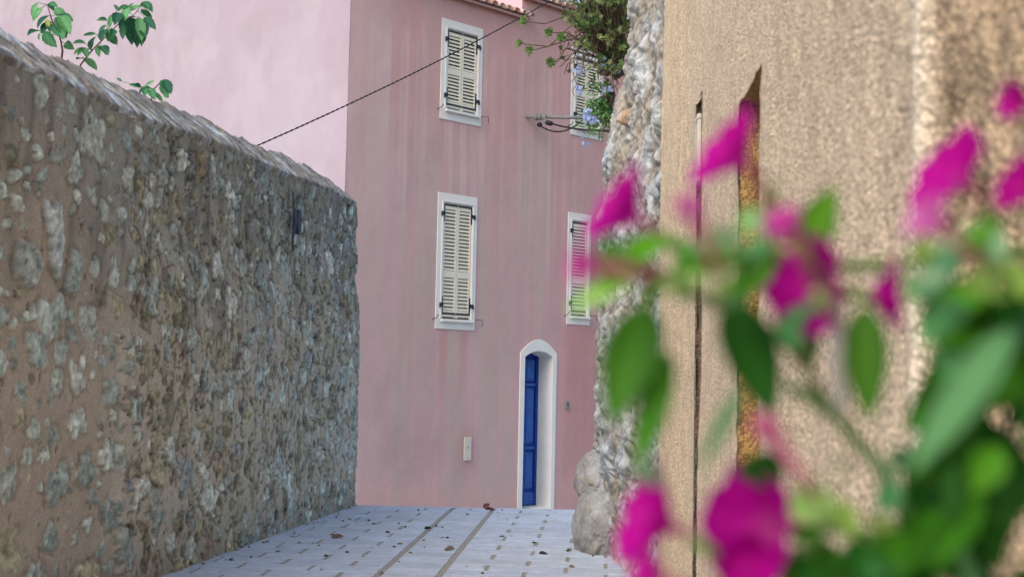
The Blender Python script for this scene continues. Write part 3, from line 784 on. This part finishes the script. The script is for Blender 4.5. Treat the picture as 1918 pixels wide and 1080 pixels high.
# ------------------------------------------------------------ cable bracket and cables
def wires():
    br = empty('cable_bracket', tuple(FP(-.318, 5.6)), 'grey steel cable arm with black insulators fixed to the pink wall', 'bracket')
    p0 = FP(-.318, 5.60, .0); p1 = p0+Vector((.98, -.12, -.02))
    m = MB(); m.tube([p0, p0.lerp(p1, .35)], .022, 10); m.tube([p0.lerp(p1, .33), p1], .028, 10)
    m.tube([p1+Vector((-.18, 0, .10)), p1+Vector((.15, -.05, .12))], .016, 8)
    m.tube([p1+Vector((-.05, 0, .12)), p1+Vector((-.05, 0, -.03))], .012, 8)
    m.build('arm', M['grey'], br)
    m = MB()
    for k in (.16, .22, .29): m.tube([p0.lerp(p1, k)-Vector((0, 0, .05)), p0.lerp(p1, k)+Vector((0, 0, .05))], .03, 8)
    m.box(p0.lerp(p1, .30)+Vector((0, -.03, 0)), (.015, 0, 0), (0, .03, 0), (0, 0, .10))
    m.build('clamp', M['grey'], br)
    for (a, b_) in ((Vector((.20, -.05, -.10)), Vector((.24, -.05, -.16))), (Vector((.31, -.06, -.09)), Vector((.43, -.07, -.12)))):
        m = MB(); q0, q1 = p0+a, p0+b_
        m.tube([q0, q0.lerp(q1, .2), q0.lerp(q1, .8), q1], [.02, .04, .04, .02], 10)
        m.build('insulator', M['rubber'], br)
    def twisted(name, pts, label, r=.011, pitch=.16):
        # two strands wound round each other along a smooth line
        pts = [Vector(p) for p in pts]; fine = []
        for i in range(len(pts)-1):
            a, b_ = pts[i], pts[i+1]; n_ = max(2, int((b_-a).length/.02))
            for k in range(n_): fine.append(a.lerp(b_, k/n_))
        fine.append(pts[-1]); m = MB()
        for ph in (0, math.pi):
            q = []; L = 0
            for i, p in enumerate(fine):
                if i: L += (p-fine[i-1]).length
                d = (fine[min(i+1, len(fine)-1)]-fine[max(0, i-1)]).normalized(); u = d.cross(UZ).normalized(); v = u.cross(d)
                a = L/pitch*2*math.pi+ph; q.append(p+(u*math.cos(a)+v*math.sin(a))*r*.85)
            m.tube(q, r, 5)
        o = m.build(name, M['rubber']); tag(o, label, 'cable'); return o
    def sag(a, b_, s, n_=24):
        a, b_ = Vector(a), Vector(b_); return [a.lerp(b_, k/n_)-UZ*s*4*(k/n_)*(1-k/n_) for k in range(n_+1)]
    twisted('overhead_cable', sag(at(300, 350, 13), FP(-.02, 7.50, .20), .10, 60), 'long twisted black cable rising from the garden wall to the tiled eaves', .006, .2)
    twisted('overhead_cable', sag(p0+Vector((.22, -.05, -.14)), p1+Vector((-.05, -.02, .0)), .16), 'short twisted cable looping in a sag under the grey bracket arm', .008, .1)
    twisted('overhead_cable', sag(p0+Vector((.43, -.07, -.12)), Vector((1.25, 12.4, 4.05)), .05, 40), 'twisted cable running down from the bracket insulator to behind the pale rubble wall', .008, .12)
    # pole carrying the far end of the long cable, behind the garden wall
    m = MB(); b0 = at(300, 350, 13); m.tube([Vector((b0.x, b0.y, -.1)), b0+UZ*.08], .06, 10)
    tag(m.build('utility_pole', M['bark']), 'short wooden cable pole standing behind the stone garden wall', 'pole')
wires()

# ------------------------------------------------------------ plants
def leaf_mesh(mb, base, tip, width, nrm, col, col2=None, curl=.15, nl=8, fold=.25, serr=0.0, shape=.42):
    base, tip, nrm = Vector(base), Vector(tip), Vector(nrm).normalized()
    d = tip-base; L = d.length; d = d/L
    nrm = (nrm-d*nrm.dot(d)); nrm = nrm.normalized() if nrm.length > 1e-5 else d.orthogonal().normalized()
    sd_ = d.cross(nrm); vs = []; cols = []
    for i in range(nl+1):
        t = i/nl
        wd = width*.5*(math.sin(math.pi*t**(shape/.5))**.8 if 0 < t < 1 else 0)*(1.0)
        wd = max(wd, width*.02 if i < nl else 0)
        c = base+d*L*t-nrm*curl*L*(t*t)+nrm*curl*L*.4*t
        wv = (1+serr*(1 if i % 2 else -1))
        for k in (-1, -.5, 0, .5, 1):
            vs.append(c+sd_*wd*k*wv+nrm*abs(k)*wd*fold)
    fs = []
    for i in range(nl):
        for k in range(4): a = i*5+k; fs.append((a, a+1, a+6, a+5))
    b = len(mb.v); mb.add(vs, fs, True, col)
    if col2:
        for i in range(nl+1): mb.c[b+i*5+2] = col2
def sprigs():
    """mulberry shoots showing over the garden wall"""
    S_ = 4.909
    root = empty('mulberry_tree', (-3.6, 9.6, 0), 'young mulberry tree behind the stone garden wall, leafy green shoots rising over its top', 'tree')
    G = [srgb(72, 128, 84), srgb(58, 112, 72), srgb(92, 146, 92), srgb(44, 92, 66), srgb(104, 158, 104)]
    data = [
     (8.75, [(575, 470), (560, 380), (545, 330), (490, 220), (465, 150), (435, 45)],
      [(350,25,295,150),(385,70,315,180),(455,145,348,235),(460,25,520,60),(500,85,600,150),(560,130,655,180),(560,150,635,285),(530,160,600,310),(500,250,575,330),(440,200,390,300),(400,300,495,410),(350,290,260,310),(370,300,355,365),(600,400,660,440),(460,240,520,290),(540,150,560,240),(430,180,450,250)]),
     (9.0, [(740, 600), (780, 545), (850, 460), (930, 380), (1010, 300), (1100, 210), (1220, 150), (1265, 100), (1290, 45)],
      [(780,540,880,630),(760,540,712,540),(780,440,690,495),(780,400,680,400),(830,450,865,350),(880,310,778,320),(890,430,910,510),(920,425,985,485),(980,190,895,185),(970,230,915,295),(980,270,930,360),(1000,260,995,370),(1020,330,1065,395),(1040,270,1030,320),(1040,130,1010,240),(1100,120,1060,200),(1130,130,1220,40),(1190,60,1130,110),(1130,210,1130,345),(1190,160,1210,375),(1150,160,1100,240),(1230,180,1250,320),(1280,160,1300,335),(1300,200,1330,320),(1330,160,1415,250),(1300,90,1385,150),(1310,20,1370,80),(1050,45,1090,100),(770,450,800,520),(1170,80,1150,170)]),
     (10.0, [(1390, 950), (1400, 870), (1415, 820), (1470, 765)],
      [(1280,800,1200,780),(1330,800,1410,750),(1390,820,1420,900),(1420,850,1490,930),(1480,800,1540,880),(1510,730,1565,850),(1340,800,1290,850),(1350,790,1330,860),(1120,750,1075,720)]),
    ]
    tr = MB(); hub = Vector((-3.55, 9.5, 1.6))
    tr.tube([(-3.6, 9.6, -.05), (-3.58, 9.55, .8), hub], [.06, .05, .04], 8)
    for Y, stem, leaves in data:
        pts = [at(x/S_, y/S_, Y) for x, y in stem]
        tr.tube([hub, hub.lerp(pts[0], .5)+Vector((-.1, 0, .05)), pts[0]]+pts[1:], [.02, .012, .008]+[.007-.0006*i for i in range(len(pts)-1)], 6)
        lf = MB()
        for (a, b_, c_, d_) in leaves:
            Y0 = Y+rnd.uniform(-.12, .12); p, q = at(a/S_, b_/S_, Y0), at(c_/S_, d_/S_, Y0-rnd.uniform(0, .12))
            q = p+(q-p)*1.15; L = (q-p).length; g = G[rnd.randrange(5)]
            if rnd.random() < .02: g = srgb(150, 160, 70)
            n_ = Vector((rnd.uniform(-.5, .5), -1, rnd.uniform(.2, 1.0)))
            leaf_mesh(lf, p, q, L*rnd.uniform(.34, .48), n_, g, tuple(min(1, k*1.35) for k in g), curl=rnd.uniform(0, .2), nl=9, fold=rnd.uniform(.2, .6), serr=.07)
            if rnd.random() < .35:
                e_ = Vector((rnd.uniform(-.05, .05), rnd.uniform(-.05, .05), rnd.uniform(-.03, .03))); g2 = G[rnd.randrange(5)]
                leaf_mesh(lf, p+e_*.3, q+e_, L*.42, n_+Vector((.4, 0, 0)), g2, tuple(min(1, k*1.3) for k in g2), curl=.2, nl=9, fold=.4, serr=.07)
            near_ = min(pts, key=lambda s_: (s_-p).length)
            lf.tube([near_, p], .0025, 4, srgb(110, 140, 80))
        lf.build('foliage', M['leaf'], root)
    tr.build('trunk', M['bark'], root)
sprigs()

def rosette(mb, c, axis, R, col, n=11, w=.28):
    axis = Vector(axis).normalized(); u = axis.orthogonal().normalized(); v = axis.cross(u); ph = rnd.random()*6
    for k in range(n):
        a = ph+k*2.4; el = .15+.75*(k/n)
        d = (u*math.cos(a)+v*math.sin(a))*math.cos(el)+axis*math.sin(el)
        g = tuple(x*rnd.uniform(.8, 1.25) for x in col)
        leaf_mesh(mb, Vector(c)+d*R*.08, Vector(c)+d*R*rnd.uniform(.8, 1.1), R*w*1.3, axis, g, None, curl=.12, nl=4, fold=.3)
def bush_on_wall():
    root = empty('succulent_shrub', (1.0, 11.3, 4.3), 'sprawling woody succulent shrub with green leaf rosettes rooted on top of the pale rubble wall', 'shrub')
    wood, lf, dead = MB(), MB(), MB()
    r_ = random.Random(31)
    base = at(1158, 120, 11.3)
    G = [srgb(104, 130, 74), srgb(88, 116, 64), srgb(132, 154, 96), srgb(70, 96, 54), srgb(148, 160, 112)]
    def wig(a, b_, amp, n_=6):
        a, b_ = Vector(a), Vector(b_); pts = [a.lerp(b_, k/n_) for k in range(n_+1)]
        return [p+Vector((r_.uniform(-1, 1), r_.uniform(-1, 1), r_.uniform(-1, 1)))*amp*math.sin(math.pi*k/n_) for k, p in enumerate(pts)]
    # trunk mass hugging the wall edge
    for _ in range(6):
        a = base+Vector((r_.uniform(-.05, .12), r_.uniform(-.1, .2), r_.uniform(-.12, .1)))
        b_ = at(r_.uniform(1095, 1165), r_.uniform(-30, 90), 11.3+r_.uniform(-.3, .4)); wood.tube(wig(a, b_, .05), [.034, .03, .026, .022, .018, .014, .010], 7)
    for _ in range(5):
        a = base+Vector((0, 0, -.05)); b_ = at(r_.uniform(1115, 1160), r_.uniform(125, 160), 11.35); wood.tube(wig(a, b_, .04), [.04, .036, .03, .03, .026, .02, .014], 7)
    # named outlying shoots
    ends = [((1060, 30), (982, 40)), ((1075, 72), (975, 82)), ((1060, 60), (994, 95)), ((1060, 90), (1032, 118)), ((1080, 40), (1030, 62)), ((1090, 60), (1052, 72))]
    for (q0, q1) in ends:
        p, q = at(*q0, 11.3), at(*q1, 11.1); mid = p.lerp(q, .5)-UZ*.05
        wood.tube([base.lerp(p, .3), p, mid, q], [.012, .009, .006, .005], 6)
        rosette(lf, q, Vector((q-mid).normalized()+Vector((0, -.5, .3))), .062, G[r_.randrange(2)], 16, )
    cnt = 0
    while cnt < 950:
        # the crown's outline is an uneven fan to the left of the wall edge
        x, y = r_.uniform(1015, 1180), r_.uniform(-60, 140)
        lim = 1052+max(0, (y-10))*.55+18*math.sin(y*.13)
        if x < lim or (y > 110 and r_.random() < .5): continue
        dens = .35+.65*float(vn(x/22, y/22, 0, 9) > .42)
        if r_.random() > dens: continue
        Y = 11.3+r_.uniform(-.45, .5); p = at(x, y, Y)
        ax = Vector((r_.uniform(-1, .3), r_.uniform(-1, .2), r_.uniform(-.1, 1)))
        g = G[r_.randrange(5)]
        if r_.random() < .03: g = srgb(150, 146, 84)
        rosette(lf, p, ax, r_.uniform(.03, .055), g, 11, .21); cnt += 1
        if r_.random() < .3:
            q = p.lerp(base, r_.uniform(.35, .8))+Vector((0, 0, -.03)); wood.tube(wig(q, p, .035, 4), [.008, .007, .006, .005, .004], 5)
    # bare grey twigs hanging below
    for _ in range(46):
        a = at(r_.uniform(1060, 1160), r_.uniform(40, 120), 11.3+r_.uniform(-.3, .3)); b_ = a+Vector((r_.uniform(-.2, .08), r_.uniform(-.1, .1), r_.uniform(-.38, .0)))
        wood.tube(wig(a, b_, .04, 5), [.006, .006, .005, .004, .004, .003], 5)
        if r_.random() < .3: rosette(lf, b_, (0, -1, .4), .035, G[3], 8)
    wood.build('branches', M['bark'], root); lf.build('foliage', M['leaf'], root)
    # plumbago
    root = empty('plumbago_shrub', (.95, 11.5, 3.8), 'trailing plumbago with pale blue flower clusters hanging over the edge of the pale rubble wall', 'shrub')
    wood, lf = MB(), MB()
    b0 = at(1150, 170, 11.5)
    G = [srgb(84, 140, 66), srgb(104, 158, 84), srgb(62, 112, 62), srgb(124, 168, 104)]
    for _ in range(34):
        x, y = r_.uniform(1088, 1145), r_.uniform(150, 275); x = max(x, 1086+abs(y-205)*.3)
        q = at(x, y, 11.4+r_.uniform(-.25, .25)); pts = wig(b0, q, .05, 5); wood.tube(pts, .0035, 4)
        for k in range(13):
            t = r_.uniform(.45, 1.0); p = b0.lerp(q, t)+Vector((r_.gauss(0, .03), r_.gauss(0, .05), r_.gauss(0, .03)))
            d = Vector((r_.uniform(-1, .4), r_.uniform(-1, .5), r_.uniform(-.6, .7))).normalized()*r_.uniform(.045, .085)
            leaf_mesh(lf, p, p+d, .018, (r_.uniform(-.3, .3), -1, .8), G[r_.randrange(4)], None, nl=4)
    wood.build('branches', M['bark'], root); lf.build('foliage', M['leaf'], root)
    for (x, y, k) in ((1082, 132, 10), (1085, 168, 9), (1100, 215, 18), (1108, 226, 16), (1097, 265, 5), (1147, 127, 6), (1138, 165, 6), (1128, 118, 5)):
        fl = MB(); c = at(x, y, 11.15); wood2 = None
        for _ in range(k):
            p = c+Vector((r_.gauss(0, .025), r_.gauss(0, .03), r_.gauss(0, .022))); ax = Vector((r_.uniform(-.7, .7), -1, r_.uniform(-.3, .7))).normalized()
            u = ax.orthogonal().normalized(); v = ax.cross(u)
            for j in range(5):
                a = j*math.tau/5; d = u*math.cos(a)+v*math.sin(a)
                leaf_mesh(fl, p, p+d*.021, .014, ax, srgb(172, 190, 226), srgb(150, 164, 214), nl=3, curl=0, fold=.1, shape=.6)
        fl.tube([c, c.lerp(b0, .5)-UZ*.02, b0], .003, 4, srgb(110, 140, 80))
        fl.build('flower_cluster', M['petal'], root)
bush_on_wall()

def back_tree():
    """olive-yellow tree behind the roof ridge, filling the gap beside the wall top"""
    root = empty('tree', (5.5, 27, -.9), 'yellow-green tree standing behind the pink house, seen above the tiled eaves', 'tree')
    r_ = random.Random(4); lf, wood = MB(), MB()
    wood.tube([(5.5, 27, -1), (5.3, 27, 3), (4.6, 26.8, 6), (4.2, 26.6, 8)], [.25, .2, .15, .08], 8)
    ctrs = [Vector((r_.uniform(.8, 7), r_.uniform(26.0, 28.5), r_.uniform(7.0, 13.0))) for _ in range(120)]
    for c in ctrs: wood.tube([(4.5, 26.8, 6.5), Vector((4.5, 26.8, 7)).lerp(c, .6)-UZ*.2, c], [.06, .03, .01], 5)
    for c in ctrs:
        for _ in range(95):
            p = c+Vector((r_.gauss(0, .45), r_.gauss(0, .35), r_.gauss(0, .4))); d = Vector((r_.uniform(-1, 1), r_.uniform(-1, 1), r_.uniform(-.6, .6))).normalized()*.13
            leaf_mesh(lf, p, p+d, .055, (r_.uniform(-.5, .5), -1, .5), [srgb(150, 150, 60), srgb(120, 130, 52), srgb(96, 112, 46)][r_.randrange(3)], None, nl=2)
    wood.build('trunk', M['bark'], root); lf.build('crown', M['leaf'], root)
back_tree()

# ------------------------------------------------------------ fallen leaves
def litter():
    r_ = random.Random(12); protos = []
    cols = [srgb(112, 92, 72), srgb(138, 116, 92), srgb(72, 62, 56), srgb(158, 138, 112), srgb(92, 102, 70)]
    for k in range(5):
        m = MB(); leaf_mesh(m, (-.03, 0, .004), (.035, .005, .006), .028, (0, .2, 1), cols[k], None, curl=-.15, nl=7, fold=.8+.2*k)
        protos.append(m)
    def place(x, y, s, k, label, group):
        if place.n.get(k) is None:
            o = protos[k].build('fallen_leaf', M['litter']); place.n[k] = o.data
        else:
            o = link('fallen_leaf', place.n[k])
        o.location = (x, y, float(gz(y))+.013); o.rotation_euler = (r_.uniform(-.3, .3), r_.uniform(-.2, .2), r_.uniform(0, 6.28)); o.scale = (s,)*3
        tag(o, label, 'leaf', group)
    place.n = {}
    labs = ['small dry %s leaf lying among others on the pale paving' % w_ for w_ in ('mid-brown', 'tan', 'dark brown', 'pale beige', 'greenish')]; grp = 'dry leaves scattered on the paving'
    def gpt(px, py):
        r = ray(px, py); t = -CAM.z/r.z; p = CAM+r*t; return p.x, p.y
    spots = [(640, 990), (622, 1005), (655, 975), (668, 982), (690, 978), (552, 1002), (700, 985), (725, 1000), (747, 983), (783, 958), (875, 966), (818, 988), (838, 1010), (828, 1010), (803, 1040), (795, 1028), (650, 1038), (748, 1022), (905, 1065), (600, 1070), (950, 976), (940, 1008), (1065, 1035), (1110, 1045), (1070, 1065), (490, 1005), (500, 1018), (1040, 962), (985, 1000), (1000, 1020), (893, 1010), (560, 1020), (585, 1020), (680, 1045), (610, 1045), (715, 1078)]
    for (x, y) in spots:
        X, Y = gpt(x, y); k = r_.randrange(5); place(X, Y, r_.uniform(.45, .95), k, labs[k], grp)
    for _ in range(55):
        if r_.random() < .55: Y = r_.uniform(8.9, 13.9); X = -2.48+.156*(Y-9.13)+abs(r_.gauss(0, .18))+.03
        else: Y = r_.uniform(8.9, 13.9); X = r_.gauss(-.9+.075*(Y-9.3), .55)
        if X > .45 or X < -2.5+.156*(Y-9.13): continue
        k = r_.randrange(5); place(X, Y, r_.uniform(.25, .75), k, labs[k], grp)
    X, Y = gpt(1016, 1041); place(X, Y, 1.3, 2, 'dark curled leaf alone on the paving near the boulders, largest there', None)
    X, Y = gpt(632, 1010); place(X, Y, 2.0, 0, 'long brown dead leaf on the left of the paving, largest by the garden wall', None)
    X, Y = gpt(842, 1034); place(X, Y, 1.7, 3, 'tan curled leaf lying on the right-hand long joint of the paving', None)
    X, Y = gpt(801, 994); place(X, Y, 1.5, 2, 'dark leaf lying on the left-hand long joint of the paving', None)
    # a crumpled dark reddish leaf at the crest by the house foot
    m = MB(); 
    p = at(912, 950, 13.9); p.z = .01
    leaf_mesh(m, p+Vector((-.04, 0, .02)), p+Vector((0.03, 0, .07)), .06, (0, -1, .3), srgb(110, 76, 70), None, fold=.6)
    leaf_mesh(m, p+Vector((-.02, 0, 0)), p+Vector((0.09, 0, .01)), .05, (0, -1, .6), srgb(90, 62, 56), None, fold=.5)
    tag(m.build('fallen_leaf', M['litter']), 'crumpled reddish leaf standing up at the crest of the lane before the pink wall', 'leaf')
litter()

# ------------------------------------------------------------ four o'clock plant in front of the lens
def front_plant():
    root = empty('flowering_plant', (.30, .62, 0), 'blurred bushy plant with magenta trumpet flowers and green leaves in the close foreground', 'plant')
    r_ = random.Random(3)
    GR = dict(b=srgb(76, 134, 22), g=srgb(58, 114, 20), d=srgb(30, 84, 20), y=srgb(136, 172, 84), p=srgb(124, 162, 110), t=srgb(84, 140, 88))
    st = MB()
    def stem(pts, r=.0022, col=srgb(104, 146, 60)):
        P = [at(*q) for q in pts]
        # smooth
        for _ in range(2):
            Q = [P[0]]
            for i in range(len(P)-1): Q += [P[i].lerp(P[i+1], .25), P[i].lerp(P[i+1], .75)]
            P = Q+[P[-1]]
        st.tube(P, r, 8, col)
    D = .46
    stem([(1240, 444, D), (1300, 470, D), (1380, 480, D), (1450, 480, .47), (1540, 500, .48), (1640, 500, .49), (1760, 480, .5), (1960, 470, .5)], .0024, srgb(110, 150, 70))
    stem([(1190, 500, D), (1260, 530, D)], .0034, srgb(84, 40, 44))
    stem([(1260, 530, D), (1380, 590, D), (1480, 640, D), (1555, 768, .47)], .0020, srgb(96, 110, 60))
    stem([(1480, 722, D), (1560, 770, .47), (1680, 915, .48), (1760, 1100, .5)], .0024, srgb(90, 140, 66))
    stem([(1566, 560, .45), (1570, 660, .45), (1575, 765, .455)], .0027, srgb(168, 166, 160))
    stem([(1430, 350, D), (1440, 420, D), (1450, 480, .47)], .0016, srgb(150, 90, 90))
    stem([(1850, 390, .5), (1870, 470, .5), (1850, 700, .52), (1800, 1120, .52)], .003, srgb(84, 130, 56))
    stem([(1300, 1010, .46), (1420, 1080, .47), (1500, 1150, .48)], .002)
    stem([(1540, 985, .46), (1620, 1000, .47), (1700, 1020, .48), (1750, 1100, .5)], .0022)
    for (px, py, Y) in ((1760, 1095, .5), (1800, 1115, .52), (1500, 1145, .48)):
        a = at(px, py, Y); g_ = Vector((.30+r_.uniform(-.03, .03), .62+r_.uniform(-.03, .03), 0)); st.tube([a, a.lerp(g_, .3)+Vector((.02, .02, 0)), a.lerp(g_, .7)+Vector((.01, .02, 0)), g_], [.003, .0045, .006, .007], 8, srgb(90, 130, 60))
    st.build('stem', M['stem'], root)
    L = [ # base, tip, width px, depth, colour
     (1215,572,1143,795,92,.45,'g'), (1252,655,1192,880,52,.45,'g'), (1372,560,1448,785,92,.46,'d'), (1618,572,1627,790,72,.45,'g'),
     (1512,600,1518,690,36,.47,'g'), (1385,725,1312,880,26,.42,'t'), (1500,478,1564,350,66,.46,'b'), (1390,455,1310,440,40,.42,'p'),
     (1390,470,1330,500,44,.43,'y'), (1420,440,1425,385,36,.42,'t'), (1240,445,1160,500,52,.45,'b'), (1205,500,1062,582,38,.43,'y'),
     (1280,478,1275,570,36,.46,'b'), (1430,480,1420,545,44,.46,'g'), (1330,480,1290,530,40,.45,'b'), (1345,440,1290,470,30,.42,'p'),
     (1560,500,1500,500,50,.47,'g'), (1460,620,1530,560,30,.46,'t'), (1500,650,1450,600,40,.44,'t'),
     (1890,615,1705,885,72,.385,'t'), (1790,720,1702,800,80,.48,'g'), (1800,760,1850,1075,150,.5,'d'), (1760,800,1745,1060,110,.5,'g'),
     (1840,790,1890,1000,110,.51,'d'), (1720,545,1918,590,56,.5,'g'), (1870,480,1918,560,80,.47,'y'), (1940,660,1860,760,90,.5,'g'),
     (1790,470,1720,560,50,.44,'t'), (1830,560,1760,690,80,.49,'g'), (1930,600,1780,680,90,.49,'g'), (1850,640,1740,720,90,.5,'d'), (1880,350,1903,415,24,.5,'b'), (1840,430,1800,480,60,.42,'p'), (1700,880,1680,830,40,.46,'t'),
     (1470,880,1380,880,60,.46,'d'), (1560,930,1480,960,80,.42,'y'), (1610,985,1545,955,62,.42,'y'), (1650,1030,1590,1090,90,.46,'d'), (1700,1000,1640,1100,80,.47,'g'),
     (1720,900,1760,1090,100,.49,'d'), (1680,900,1640,960,50,.45,'t'), (1640,850,1680,900,40,.43,'p'), (1500,1040,1470,1110,60,.46,'g'), (1560,1020,1540,1100,70,.46,'g'),
     (1760,950,1700,1090,70,.48,'g'), (1830,900,1800,1100,100,.5,'d'), (1900,850,1918,960,60,.52,'g'), (1918,700,1830,720,80,.47,'g'), (1850,520,1770,600,60,.48,'b'), (1430,400,1380,430,50,.40,'p'),
     (1600,900,1560,860,50,.40,'p'), (1790,560,1730,640,70,.45,'t'), (1880,540,1800,540,70,.46,'y'), (1640,500,1700,530,40,.47,'t'), (1238,905,1186,860,30,.40,'t')]
    for _ in range(42):
        x, y = r_.uniform(1715, 1960), r_.uniform(500, 1120)
        a = r_.uniform(0, math.tau); l_ = r_.uniform(90, 170)
        L.append((x, y, x+l_*math.cos(a)*.6-20, y+l_*abs(math.sin(a))+20, r_.uniform(34, 64), r_.uniform(.43, .56), 'ggdtdb'[r_.randrange(6)]))
    for _ in range(22):
        x, y = r_.uniform(1130, 1480), r_.uniform(425, 540)
        L.append((x, y, x+r_.uniform(-60, 50), y+r_.uniform(-20, 60), r_.uniform(26, 48), r_.uniform(.40, .47), 'bgybgt'[r_.randrange(6)]))
    for _ in range(8):
        x, y = r_.uniform(1700, 1918), r_.uniform(400, 520)
        L.append((x, y, x+r_.uniform(-60, 50), y+r_.uniform(20, 80), r_.uniform(35, 60), r_.uniform(.40, .47), 'bypt'[r_.randrange(4)]))
    for _ in range(12):
        x, y = r_.uniform(1480, 1740), r_.uniform(930, 1110)
        L.append((x, y, x+r_.uniform(-70, 50), y+r_.uniform(30, 110), r_.uniform(40, 75), r_.uniform(.44, .54), 'gdtyg'[r_.randrange(5)]))
    for (a, b_, c_, d_, wpx, Y, g) in L:
        m = MB(); p, q = at(a, b_, Y), at(c_, d_, Y-r_.uniform(0, .03)); col = tuple(k*r_.uniform(.85, 1.15) for k in GR[g])
        leaf_mesh(m, p, q, wpx/FPX*Y*1.15, (r_.uniform(-.5, .5), -1, r_.uniform(.0, .8)), col, tuple(min(1, k*1.5) for k in col), curl=r_.uniform(0, .12), nl=12, fold=r_.uniform(.1, .35), shape=.38)
        m.build('leaf', M['leaf'], root)
    MG = srgb(180, 6, 142)
    def flower(c, apex, rpx, Y, tube_end=None, col=MG, face=0.0012):
        """c = centre of the open mouth, apex = where the trumpet joins its tube (pixels)"""
        C_, A_ = at(*c, Y-face), at(*apex, Y+face); R = rpx/FPX*Y
        ax = (C_-A_); Lc = ax.length; ax.normalize(); u = ax.orthogonal().normalized(); v = ax.cross(u)
        m = MB(); nA, nR = 40, 9; vs = []; cols = []
        for i in range(nR+1):
            t = i/nR; rr = .0018+(R*1.2-.0018)*(t**1.15); zz = Lc*1.05*(t**.95)
            for k in range(nA):
                a = math.tau*k/nA; lob = 1-.16*(t**3)*(1-abs(math.cos(a*2.5)))**1.2; ruf = math.sin(a*10)*.0010*t**2
                vs.append(A_+ax*(zz-(1-lob)*0+ruf)+(u*math.cos(a)+v*math.sin(a))*rr*lob)
                cols.append(col if t > .25 else tuple(.6*x+.4*y for x, y in zip(col, srgb(210, 90, 170))))
        fs = [(i*nA+k, i*nA+(k+1) % nA, (i+1)*nA+(k+1) % nA, (i+1)*nA+k) for i in range(nR) for k in range(nA)]
        m.add(vs, fs, True, col)
        for i, cc in enumerate(cols): m.c[i] = cc
        fo = m.build('flower', M['petal'], root)
        te = at(*tube_end, Y+face) if tube_end else A_-ax*.022
        t_ = MB(); t_.tube([A_+ax*.001, A_.lerp(te, .5)+Vector((0, 0, .001)), te], [.0020, .0015, .0013], 8, srgb(190, 96, 130)); t_.build('flower_tube', M['petal'], fo)
        cx = MB(); dd = (te-A_).normalized(); cx.tube([te-dd*.002, te+dd*.003, te+dd*.009], [.0016, .0028, .0016], 8, srgb(120, 150, 80)); cx.build('calyx', M['stem'], fo)
        sm = MB()
        for j in range(3):
            a = j*2.1; sm.tube([A_+ax*Lc*.3, A_+ax*Lc*1.3+(u*math.cos(a)+v*math.sin(a))*.003], .0003, 4, srgb(220, 60, 170))
        sm.build('stamen', M['petal'], fo)
    flower((1146, 378), (1198, 414), 76, .46, (1240, 444))
    flower((1352, 274), (1396, 308), 80, .46, (1432, 352))
    flower((1772, 315), (1812, 345), 82, .47, (1850, 392))
    flower((1893, 186), (1930, 192), 34, .46)
    flower((1902, 342), (1940, 362), 50, .46)
    flower((1502, 532), (1552, 532), 94, .46, (1596, 548), face=.0028)
    flower((1678, 553), (1625, 556), 62, .47, (1598, 552))
    flower((1200, 962), (1262, 988), 84, .45, (1302, 1012))
    flower((1400, 985), (1452, 990), 100, .46, (1542, 988), face=.004)
    flower((1400, 1060), (1440, 1050), 55, .46, (1480, 1040), face=.006)
    flower((1462, 408), (1478, 440), 34, .38, col=srgb(206, 60, 170))
    flower((1288, 378), (1300, 410), 26, .36, col=srgb(206, 90, 170))
    flower((1082, 492), (1120, 500), 30, .35, col=srgb(200, 60, 160))
    flower((1732, 405), (1760, 430), 40, .36, col=srgb(206, 110, 180))
    flower((1205, 1070), (1240, 1085), 40, .40)
    flower((1430, 790), (1470, 850), 22, .40, col=srgb(206, 110, 150))
front_plant()
